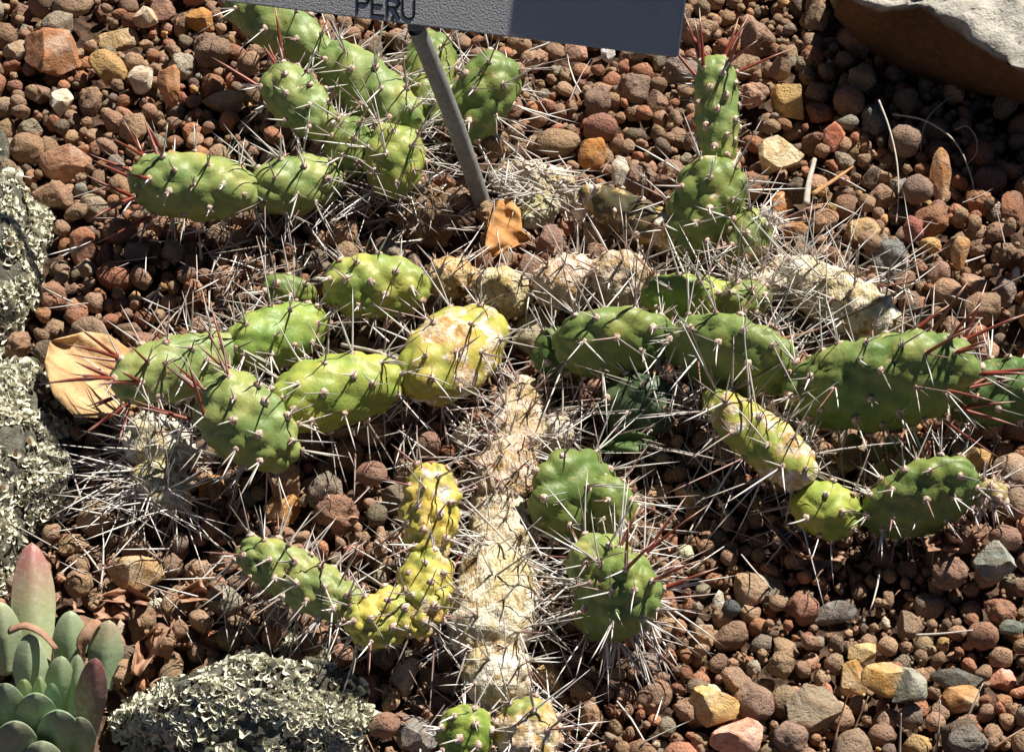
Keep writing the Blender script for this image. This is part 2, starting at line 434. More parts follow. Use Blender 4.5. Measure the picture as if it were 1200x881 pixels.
# ------------------------------------------------------------------ boulder
def boulder():
    lower = [(1000, 36), (1030, 76), (1062, 97), (1118, 108), (1200, 124), (1300, 128), (1400, 70), (1420, -60), (1330, -150), (1150, -140), (1020, -60)]
    upper = [(996, -4), (1034, 12), (1085, 2), (1132, 36), (1172, 62), (1215, 92), (1320, 70), (1400, 0), (1400, -110), (1330, -190), (1150, -180), (1020, -80)]
    def loop(pts, z, n=120):
        w = [P(a, b, z) for a, b in pts]; w.append(w[0])
        L = [0]
        for a, b in zip(w, w[1:]): L.append(L[-1] + (b - a).length)
        out = []
        for i in range(n):
            s = L[-1] * i / n; k = max(j for j in range(len(L)-1) if L[j] <= s)
            out.append(w[k].lerp(w[k+1], (s - L[k]) / (L[k+1] - L[k])))
        return out
    n = 160
    lo, hi = loop(lower, -.004, n), loop(upper, .078, n)
    ctr = sum(hi, Vector()) / n
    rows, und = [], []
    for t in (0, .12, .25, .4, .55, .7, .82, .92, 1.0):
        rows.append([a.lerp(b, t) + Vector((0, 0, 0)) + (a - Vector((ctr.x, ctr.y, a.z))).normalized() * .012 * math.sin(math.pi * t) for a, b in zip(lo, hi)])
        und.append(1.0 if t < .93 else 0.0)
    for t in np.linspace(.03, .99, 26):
        rows.append([b.lerp(ctr + Vector((0, 0, .012)), t) for b in hi]); und.append(0.0)
    V, U = [], []
    for r, u in zip(rows, und):
        for i, p in enumerate(r):
            d = .008 * nv(p, 30, 3) + .006 * nv(p, 80, 5) + .004 * nv(p, 190, 1) + .002 * nv(p, 400, 2)
            if u: d *= .45
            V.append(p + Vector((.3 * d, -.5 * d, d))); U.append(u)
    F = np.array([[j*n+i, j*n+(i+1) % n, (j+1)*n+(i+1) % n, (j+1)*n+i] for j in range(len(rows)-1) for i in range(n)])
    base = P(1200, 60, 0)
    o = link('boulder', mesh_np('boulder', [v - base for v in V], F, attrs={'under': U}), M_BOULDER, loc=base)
    tag(o, 'large pale grey boulder with a brown shaded underside at the upper corner', 'boulder')
boulder()

# ------------------------------------------------------------------ cactus building
CAPS = []          # every stem segment: two ends and a half width, so that pebbles keep out of it
class Spines:
    def __init__(s): s.V, s.F, s.t, s.red, s.sh = [], [], [], [], []
    def add(s, p, d, L, r, red=0., shade=None, bend=.08):
        p, d = np.asarray(p, float), np.asarray(d, float); d = d / (np.linalg.norm(d) + 1e-9)
        a = np.cross(d, rng.normal(size=3)); a /= np.linalg.norm(a); b = np.cross(d, a)
        off = a * L * bend * rng.normal()
        n0 = len(s.V); sh = rng.random() if shade is None else shade
        rings = ((0, 1.), (.3, .86), (.65, .6))
        for t, k in rings:
            c = p + d * L * t + off * t * t
            for i in range(4):
                th = i * math.pi / 2
                s.V.append(c + (a * math.cos(th) + b * math.sin(th)) * r * k); s.t.append(t)
        s.V.append(p + d * L + off); s.t.append(1.)
        m = 13; s.red += [red] * m; s.sh += [sh] * m
        for j in range(2):
            for i in range(4):
                q = n0 + j * 4; s.F += [(q + i, q + (i+1) % 4, q + 4 + (i+1) % 4), (q + i, q + 4 + (i+1) % 4, q + 4 + i)]
        for i in range(4): s.F.append((n0 + 8 + i, n0 + 8 + (i+1) % 4, n0 + 12))
    def build(s, name, parent, org):
        if not s.V: return None
        return link(name, mesh_np(name, np.array(s.V) - np.array(org), np.array(s.F), attrs={'t': s.t, 'red': s.red, 'shade': s.sh}), M_SPINE, parent)

JZ = .014
def joint(root, j0, j1, wpx, color, scar=.08, thick=.8, n_ar=30, amp=.09, groove=.075, spine=(3, .022), tip=0, base_taper=.75,
          bend=0., cork=False, name='joint', wrinkle=0., label=None, spr=.00052, red=.12, exp=2.9, shade=None, roll=0., rings=0.):
    """one stem segment from j0 to j1 (px, py, z), its areoles and spines"""
    p0, p1 = P(j0[0], j0[1], j0[2] + JZ), P(j1[0], j1[1], j1[2] + JZ); org = np.array(root.location)
    ax = p1 - p0; L = ax.length; a = ax.normalized(); mid = (p0 + p1) / 2
    view = (mid - CAMP).normalized()
    s = a.cross(view)
    if s.length < .2: s = a.cross(Vector((0, 0, 1)))
    s.normalize(); nn = s.cross(a).normalized()
    hw = wpx * mpp(mid) / 2 * .95
    if roll:                                  # a flat pad standing on edge: its face looks away from the sky
        if s.y < 0: s = -s; nn = -nn
        cr, sr = math.cos(math.radians(roll)), math.sin(math.radians(roll)); hw /= math.sqrt(cr * cr + (thick * sr) ** 2)
        tow = nn if nn.dot(view) < 0 else -nn
        s, nn = s * cr + tow * sr, tow * cr - s * sr
    CAPS.append((np.array(p0), np.array(p1), hw))
    A, S, N = np.array(a), np.array(s), np.array(nn); P0 = np.array(p0)
    NU, NT_ = 46, 52
    sd = random.uniform(0, 50)
    def surf(u, th):
        u = np.asarray(u); th = np.asarray(th)
        q = np.clip(1 - np.abs(2 * u - 1) ** exp, 0, 1) ** .5
        q = q * (base_taper + (1 - base_taper) * np.clip(u * 2.2, 0, 1))
        bnd = bend * L * np.sin(math.pi * u)
        c = P0 + A * (u * L)[..., None] + S * bnd[..., None]
        return c + S * (q * hw * np.cos(th))[..., None] + N * (q * hw * thick * np.sin(th))[..., None]
    uu = (1 - np.cos(np.linspace(0, math.pi, NU))) / 2; tt = np.linspace(0, 2 * math.pi, NT_, endpoint=False)
    U, T = np.meshgrid(uu, tt, indexing='ij'); U, T = U.ravel(), T.ravel()
    V = surf(U, T)
    ku = (np.arange(n_ar) + .6) / n_ar
    au = .04 + .93 * ku; at = np.arange(n_ar) * 2.39996 + sd
    au = np.clip(au + rng.normal(size=n_ar) * .012, .03, .985); at = at + rng.normal(size=n_ar) * .12
    AP = surf(au, at)
    e = 1e-3
    du = surf(np.clip(au + e, 0, 1), at) - surf(np.clip(au - e, 0, 1), at); dt = surf(au, at + e) - surf(au, at - e)
    AN = np.cross(dt, du); AN /= np.linalg.norm(AN, axis=1)[:, None] + 1e-12
    ctr = P0 + A * (au * L)[:, None]
    flip = np.sum((AP - ctr) * AN, axis=1) < 0; AN[flip] *= -1
    dU = surf(np.clip(U + e, 0, 1), T) - surf(np.clip(U - e, 0, 1), T); dT = surf(U, T + e) - surf(U, T - e)
    VN = np.cross(dT, dU); ln = np.linalg.norm(VN, axis=1); VN /= (ln + 1e-12)[:, None]
    cc = P0 + A * (U * L)[:, None]; fl = np.sum((V - cc) * VN, axis=1) < 0; VN[fl] *= -1
    VN[U < 1e-6] = -A; VN[U > 1 - 1e-6] = A
    D = np.linalg.norm(V[:, None, :] - AP[None], axis=2); Ds = np.sort(D, axis=1)
    sig = math.sqrt(2 * math.pi * hw * L * .9 / n_ar) * .5
    bump = np.exp(-(Ds[:, 0] / (sig * .95)) ** 2)
    g = np.clip((Ds[:, 1] - Ds[:, 0]) / (sig * .7), 0, 1)
    disp = amp * hw * bump + groove * hw * (np.sqrt(g) - .7)
    for i in range(len(V)):
        d = .11 * nv(V[i], 30, sd) + .035 * nv(V[i], 85, sd) + .008 * nv(V[i], 220, sd)
        if rings: d += rings * (abs(math.sin(U[i] * 26 + 1.6 * nv(V[i], 30, sd))) ** .5 - .6)
        if wrinkle: d += wrinkle * (abs(nv(V[i], 120, sd)) - .25) + wrinkle * .5 * abs(nv(V[i] , 240, sd))
        d += .05 * (abs(nv(V[i], 65, sd + 3)) - .2); disp[i] += d * hw
    V = V + VN * disp[:, None]
    AP = AP + AN * (amp * hw + groove * hw * .3)[None] if np.ndim(amp) else AP + AN * (amp * hw + groove * hw * .3)
    F = np.array([[i*NT_+k, i*NT_+(k+1) % NT_, (i+1)*NT_+(k+1) % NT_, (i+1)*NT_+k] for i in range(NU-1) for k in range(NT_)])
    F = F[:, ::-1]
    o = link(name, mesh_np(name, V - org, F, attrs={'ridge': np.exp(-(Ds[:, 0] / (sig * .5)) ** 2)}), M_CORK if cork else M_JOINT, root, color=(*(color if cork else [q * .88 for q in color]), 1 - scar))
    if label: o['label'] = label
    # areoles
    iv, jf = ico(1); AV, AF, n0 = [], [], 0
    for k in range(n_ar):
        r = rng.uniform(.0019, .0030) * (1.0 if not cork else .6)
        nn_ = AN[k]; t1 = np.cross(nn_, (0.3, .5, .8)); t1 /= np.linalg.norm(t1); t2 = np.cross(nn_, t1)
        q = iv * r * rng.uniform(.75, 1.2, (len(iv), 1))
        AV.append(AP[k] + q[:, :1] * t1 + q[:, 1:2] * t2 * 1.15 + q[:, 2:] * nn_ * .75 - org); AF.append(jf + n0); n0 += len(iv)
    ar = link('areoles', mesh_np('areoles', np.concatenate(AV), np.concatenate(AF)), M_AREOLE, o); ar['kind'] = 'stuff'
    # spines
    sp = Spines(); ns, sl = spine
    for k in range(n_ar):
        m = max(0, int(round(ns * 1.45 + .4 + rng.normal() * .8))); low = max(0., -AN[k][2])
        for q in range(m):
            big = (q < 3 and rng.random() < .72)
            ll = sl * rng.uniform(1.0, 2.3) * (1 + .5 * low) if big else sl * rng.uniform(.25, .65)
            d = AN[k] * (1.0 if big else .7) + rng.normal(size=3) * (.28 if big else .42) + A * .12 + np.array((0, -.1, -.12)) * big
            if np.dot(d, AN[k]) < .25: d = d + AN[k] * .5
            sp.add(AP[k], d, ll, spr * (1.1 if big else .65) * rng.uniform(.85, 1.25), red=float(rng.random() < red) * rng.uniform(.3, .9), shade=min(1, rng.uniform(0, 1.2)) if shade is None else min(1, max(0, shade + rng.normal() * .15)), bend=.04)
    so_ = sp.build('spines', o, org)
    if so_: so_['kind'] = 'stuff'
    # stout red spines of the growing tip, one object each
    if tip:
        order = np.argsort(-au)[:max(3, int(math.ceil(tip / 1.6)))]
        for q in range(tip):
            k = order[q % len(order)]
            s2 = Spines(); d = AN[k] * .8 + A * .65 + rng.normal(size=3) * .32 + np.array((0, .1, .3))
            s2.add(AP[k], d, rng.uniform(.022, .046), rng.uniform(.0010, .0015), red=1., bend=.06)
            s2.build('red_spine', o, org)
    return o

def cactus(px, py, label, name='cactus'):
    return thing(name, P(px, py, 0), label, 'cactus', 'low jointed cacti of the bed')

GRN, GRN2, LIME, YEL, OLV, DK = (.255, .315, .115), (.185, .245, .075), (.32, .365, .10), (.44, .41, .095), (.24, .28, .10), (.10, .17, .055)

# A: upper clump in front of the sign post
A = cactus(450, 230, 'green jointed cactus clump around the foot of the sign post')
joint(A, (525, 282, -.014), (470, 222, .000), 66, (.42, .30, .22), cork=True, name='old_stem', spine=(3, .014), n_ar=30, red=.5, wrinkle=.25, thick=.6)
joint(A, (535, 165, .012), (592, 68, .045), 72, GRN2, spine=(3, .020), n_ar=24, amp=.10)
joint(A, (497, 150, .008), (508, 38, .03), 62, GRN2, spine=(3, .020), n_ar=24, amp=.10)
joint(A, (455, 232, .010), (470, 148, .034), 70, LIME, spine=(3, .022), n_ar=24, amp=.10, groove=.06)
joint(A, (492, 152, .026), (376, 58, .036), 68, GRN, spine=(4, .021), n_ar=30, amp=.10)
joint(A, (418, 205, .014), (402, 138, .034), 56, GRN2, spine=(3, .018), n_ar=20)
joint(A, (404, 205, .014), (296, 224, .024), 66, GRN, spine=(3, .020), n_ar=24)
joint(A, (302, 226, .026), (150, 212, .034), 78, GRN, spine=(2, .012), n_ar=34, tip=14)
joint(A, (390, 158, .032), (314, 84, .046), 66, GRN, spine=(2, .009), n_ar=30, tip=4)
joint(A, (388, 70, .036), (268, -8, .05), 64, GRN, spine=(2, .011), n_ar=28)

def tangle(root, spots):
    t = Spines()
    for cx, cy, sx, sy, n, z0, z1 in spots:
        for _ in range(n):
            c = P(random.gauss(cx, sx), random.gauss(cy, sy), random.uniform(z0, z1)); th = random.uniform(math.radians(195), math.radians(345)) if random.random() < .7 else random.uniform(0, 6.28)
            t.add(c, (math.cos(th), math.sin(th) * .8, random.uniform(-.6, .35)), random.uniform(.022, .05), random.uniform(.0004, .0006), red=.4 * (random.random() < .2), shade=random.random(), bend=.03)
    o = t.build('long_spines', root, np.array(root.location)); o['kind'] = 'stuff'
tangle(A, [(450, 225, 45, 14, 60, .012, .03), (340, 235, 40, 8, 26, .012, .03), (430, 165, 50, 30, 36, .03, .05), (560, 150, 30, 30, 26, .015, .035)])
# D12 etc: dark stem behind
S1 = cactus(640, 220, 'dead white corky stem under a mat of pale spines beside the post', 'dead_cactus')
joint(S1, (572, 204, -.010), (676, 230, -.004), 56, (1.05, .98, .9), cork=True, name='stem', spine=(1, .010), n_ar=30, wrinkle=.2, shade=.75, red=.03, thick=.5)
joint(S1, (612, 264, -.010), (652, 232, -.004), 36, (.8, .8, .6), cork=True, name='stem', spine=(1, .010), n_ar=14, wrinkle=.15)
mat_ = Spines()
for _ in range(70):
    c = P(random.gauss(618, 34), random.gauss(216, 16), random.uniform(.014, .024)); th = random.gauss(-.35, .5) + (math.pi if random.random() < .4 else 0)
    mat_.add(c, (math.cos(th), math.sin(th), random.gauss(.05, .12)), random.uniform(.014, .034), random.uniform(.0004, .0006), shade=random.uniform(.4, 1), bend=.04)
mo = mat_.build('spine_mat', S1, np.array(S1.location)); mo['kind'] = 'stuff'
S2 = cactus(740, 260, 'brown corky stem with shade in its dark colour behind the upright cactus', 'shaded_cactus')
joint(S2, (680, 225, .010), (800, 282, .016), 52, (.10, .085, .05), scar=.2, name='stem', spine=(1, .010), n_ar=18)  # brown cork deepened in colour to stand for shade

# E: upright cactus on the far side
E = cactus(835, 285, 'upright green cactus of stacked joints with a red spined top')
joint(E, (800, 300, .006), (850, 188, .05), 82, GRN2, spine=(3, .020), n_ar=28, amp=.10, scar=.12)
joint(E, (842, 200, .036), (838, 64, .080), 54, GRN, spine=(1, .006), n_ar=40, tip=10, amp=.06, exp=4)
joint(E, (865, 312, .008), (890, 246, .03), 58, OLV, spine=(4, .020), n_ar=20, scar=.1)
joint(E, (905, 262, .024), (894, 246, .036), 22, (.75, .7, .66), cork=True, name='woolly_bud', spine=(3, .006), n_ar=14, shade=.9)

# B: middle left
B = cactus(420, 400, 'sprawling yellow green cactus with red spined tips in the middle of the bed')
joint(B, (562, 330, .008), (500, 322, .016), 46, (.95, .72, .42), cork=True, name='old_stem', spine=(3, .008), n_ar=22, red=.3)
joint(B, (624, 352, .006), (556, 335, .014), 58, (1.0, .9, .7), cork=True, name='old_stem', spine=(2, .008), n_ar=22, wrinkle=.15)
joint(B, (700, 318, .006), (628, 340, .016), 60, (1.05, .86, .76), cork=True, name='old_stem', spine=(2, .012), n_ar=26, wrinkle=.2)
joint(B, (768, 338, .006), (696, 320, .018), 64, (.95, .8, .68), cork=True, name='old_stem', spine=(2, .018), n_ar=26, wrinkle=.2)
joint(B, (585, 372, .014), (482, 452, .03), 98, YEL, scar=.25, spine=(3, .020), n_ar=30, amp=.06, thick=.75, label='yellow joint with orange and white corky scars')
joint(B, (504, 338, .022), (378, 334, .032), 74, LIME, spine=(2, .009), n_ar=34, scar=.06)
joint(B, (372, 348, .010), (308, 334, .018), 38, GRN2, spine=(2, .014), n_ar=16)
joint(B, (384, 372, .018), (270, 412, .030), 72, (.26, .35, .085), spine=(3, .016), n_ar=28)
joint(B, (474, 440, .026), (318, 478, .034), 84, (.37, .41, .095), spine=(2, .018), n_ar=32, scar=.08)
joint(B, (292, 408, .024), (130, 452, .040), 74, GRN, spine=(2, .014), n_ar=40, tip=16)
joint(B, (345, 540, .030), (238, 452, .056), 92, GRN, spine=(2, .014), n_ar=34, tip=11)

tangle(B, [(310, 330, 50, 22, 50, .01, .03), (250, 390, 50, 14, 30, .02, .045), (480, 470, 50, 16, 50, .012, .035), (350, 440, 40, 14, 24, .02, .045), (720, 330, 40, 20, 26, .015, .03)])
# G: dead spiny body at the left
G = cactus(185, 545, 'dead whitish cactus body bristling with long white spines', 'dead_cactus')
joint(G, (225, 545, .006), (150, 500, .020), 66, (1.1, 1.1, 1.05), cork=True, name='body', spine=(2, .014), n_ar=36, wrinkle=.25, shade=.7, red=.05)
joint(G, (215, 600, .004), (165, 545, .014), 50, (.9, .9, .8), cork=True, name='body', spine=(3, .022), n_ar=26, wrinkle=.3, shade=.8, red=.05)
fan = Spines()
for _ in range(95):
    c = P(165 + random.gauss(0, 28), 560 + random.gauss(0, 22), .014 + random.random() * .012)
    th = random.uniform(math.radians(165), math.radians(340))
    d = (math.cos(th), math.sin(th), random.uniform(-.25, .55))
    fan.add(c, d, random.uniform(.026, .062), random.uniform(.0004, .0007), red=.05 * (random.random() < .3), shade=random.uniform(.3, .95), bend=.05)
fo = fan.build('long_spines', G, np.array(G.location)); fo['kind'] = 'stuff'

# C: corky central stem and its yellow arms
C = cactus(580, 760, 'stout whitish corky cactus stem with wrinkled yellow arms')
joint(C, (598, 556, .006), (584, 656, .018), 74, (.92, .84, .68), cork=True, name='old_stem', spine=(3, .014), n_ar=30, wrinkle=.22, thick=.85, groove=.04, exp=4, rings=.08, red=.3)
joint(C, (584, 634, .010), (573, 770, .020), 98, (1.0, .95, .82), cork=True, name='old_stem', spine=(3, .016), n_ar=40, wrinkle=.12, thick=.85, groove=.03, exp=4.5, rings=.09)
joint(C, (578, 755, .014), (588, 820, .018), 80, (1.05, 1.0, .9), cork=True, name='old_stem', spine=(3, .012), n_ar=24, wrinkle=.2)
joint(C, (600, 520, .010), (590, 590, .022), 72, (.9, .74, .62), cork=True, name='old_stem', spine=(4, .012), n_ar=36, wrinkle=.3, red=.4)
joint(C, (618, 450, .008), (596, 540, .018), 62, (.95, .82, .74), cork=True, name='old_stem', spine=(4, .012), n_ar=34, wrinkle=.35, red=.3)
joint(C, (668, 520, .004), (635, 500, .012), 46, (.9, .86, .8), cork=True, name='old_stem', spine=(4, .014), n_ar=20, wrinkle=.3)
joint(C, (545, 905, .010), (545, 826, .034), 66, (.27, .34, .07), spine=(2, .010), n_ar=24, amp=.06)
joint(C, (625, 905, .008), (612, 818, .026), 76, (.30, .32, .10), scar=.32, spine=(3, .014), n_ar=26, label='green joint half covered in tan cork')
joint(C, (430, 722, .030), (280, 640, .040), 64, (.27, .31, .11), spine=(2, .014), n_ar=46, amp=.09, groove=.16, red=.2, label='grey green joint of knobbly bumps')
joint(C, (498, 700, .032), (412, 742, .036), 64, (.44, .42, .11), scar=.14, spine=(1, .014), n_ar=30, amp=.08, groove=.15, wrinkle=.2, label='shrivelled yellow joint')
joint(C, (492, 745, .030), (505, 645, .042), 64, (.48, .43, .10), scar=.16, spine=(1, .012), n_ar=30, amp=.08, groove=.15, wrinkle=.2, label='shrivelled yellow joint')
joint(C, (505, 658, .040), (505, 543, .058), 64, (.56, .45, .11), scar=.17, spine=(1, .013), n_ar=34, amp=.08, groove=.14, wrinkle=.3, label='bright yellow wrinkled joint')

tangle(C, [(530, 740, 40, 40, 34, .012, .04), (620, 640, 20, 70, 50, .012, .045), (600, 500, 30, 40, 40, .012, .04), (340, 690, 50, 20, 40, .015, .04), (480, 640, 40, 30, 20, .02, .05), (590, 830, 40, 12, 20, .01, .03)])
# D: right hand plant
D = cactus(900, 470, 'dark green cactus branch reaching sideways with stout red spines at its tip')
joint(D, (900, 308, .008), (1052, 388, .022), 66, (1.1, 1.05, .92), cork=True, name='old_stem', spine=(2, .024), n_ar=40, wrinkle=.2, red=.1, label='white corky stem under crossed grey spines')
joint(D, (884, 320, .010), (905, 345, .014), 40, (1.0, .9, .84), cork=True, name='old_stem', spine=(4, .02), n_ar=20, wrinkle=.3)
joint(D, (866, 350, .018), (752, 346, .030), 52, (.27, .36, .08), spine=(2, .022), n_ar=24)
joint(D, (905, 350, .016), (840, 352, .026), 46, OLV, spine=(4, .022), n_ar=20)
joint(D, (700, 470, .004), (792, 478, .014), 76, (.07, .11, .06), spine=(2, .02), n_ar=18)  # near-black green: deep shade put into the joint's colour
joint(D, (700, 420, .010), (625, 410, .020), 60, DK, spine=(1, .012), n_ar=16)
joint(D, (800, 402, .026), (652, 402, .038), 84, GRN2, spine=(3, .024), n_ar=28, amp=.06, roll=32, thick=.6)
joint(D, (778, 398, .034), (930, 432, .046), 94, GRN2, spine=(3, .026), n_ar=32, amp=.06, roll=32, thick=.6)
joint(D, (915, 462, .040), (1142, 428, .058), 108, GRN2, spine=(2, .016), n_ar=52, amp=.10, tip=22, bend=-.03, exp=3, roll=34, thick=.55)
joint(D, (826, 462, .030), (952, 564, .036), 64, (.38, .40, .10), scar=.26, spine=(3, .028), n_ar=28, label='yellow green joint with a white corky scar')
dl = Spines()
for cx, cy, sx, sy, n in ((955, 345, 55, 26, 38), (870, 345, 40, 20, 26), (760, 470, 50, 22, 40), (880, 520, 50, 26, 26)):
    for _ in range(n):
        c = P(random.gauss(cx, sx), random.gauss(cy, sy), random.uniform(.018, .036)); th = random.uniform(0, 6.28)
        dl.add(c, (math.cos(th), math.sin(th) * .8, random.uniform(-.1, .9)), random.uniform(.028, .062), random.uniform(.0004, .0007), red=.3 * (random.random() < .2), shade=random.uniform(.05, .8), bend=.03)
dob = dl.build('long_spines', D, np.array(D.location)); dob['kind'] = 'stuff'
D2 = cactus(1030, 610, 'small green cactus low in the gravel with a spiny red bud')
joint(D2, (1008, 608, .008), (934, 588, .026), 68, (.34, .39, .085), spine=(1, .014), n_ar=18, scar=.08, thick=.9)
joint(D2, (1008, 612, .008), (1146, 556, .036), 82, GRN2, spine=(3, .010), n_ar=40, amp=.06, roll=34, thick=.55)
joint(D2, (1130, 575, .022), (1180, 580, .030), 34, (.36, .30, .16), spine=(9, .008), n_ar=24, red=.6, name='spiny_bud')
D3 = cactus(1180, 470, 'dark shaded cactus joint at the edge of the frame')
joint(D3, (1105, 474, .012), (1228, 444, .030), 76, DK, spine=(2, .016), n_ar=28)  # shade is painted into this dark green

# F: centre right plant
Fc = cactus(690, 640, 'broad green cactus with a red spined head standing in fine gravel')
joint(Fc, (668, 636, .006), (676, 528, .040), 104, (.15, .21, .06), spine=(3, .018), n_ar=18, amp=.05, groove=.10, thick=.45, roll=40, exp=2.2)
joint(Fc, (728, 632, .006), (705, 560, .036), 58, GRN2, spine=(3, .020), n_ar=18, amp=.06)
joint(Fc, (705, 712, .010), (702, 626, .044), 76, GRN, spine=(3, .020), n_ar=22, amp=.06)
joint(Fc, (690, 738, .008), (756, 660, .052), 92, (.18, .25, .08), spine=(3, .022), n_ar=34, amp=.08, groove=.10, tip=8)
lw = Spines()
for _ in range(18):
    c = P(735 + random.gauss(0, 12), 722 + random.gauss(0, 5), .030)
    lw.add(c, (random.gauss(.15, .35), -1, random.uniform(-.6, -.1)), random.uniform(.03, .056), .00075, red=.2 * (random.random() < .4), shade=random.uniform(.6, 1), bend=.03)
lo_ = lw.build('long_spines', Fc, np.array(Fc.location)); lo_['kind'] = 'stuff'

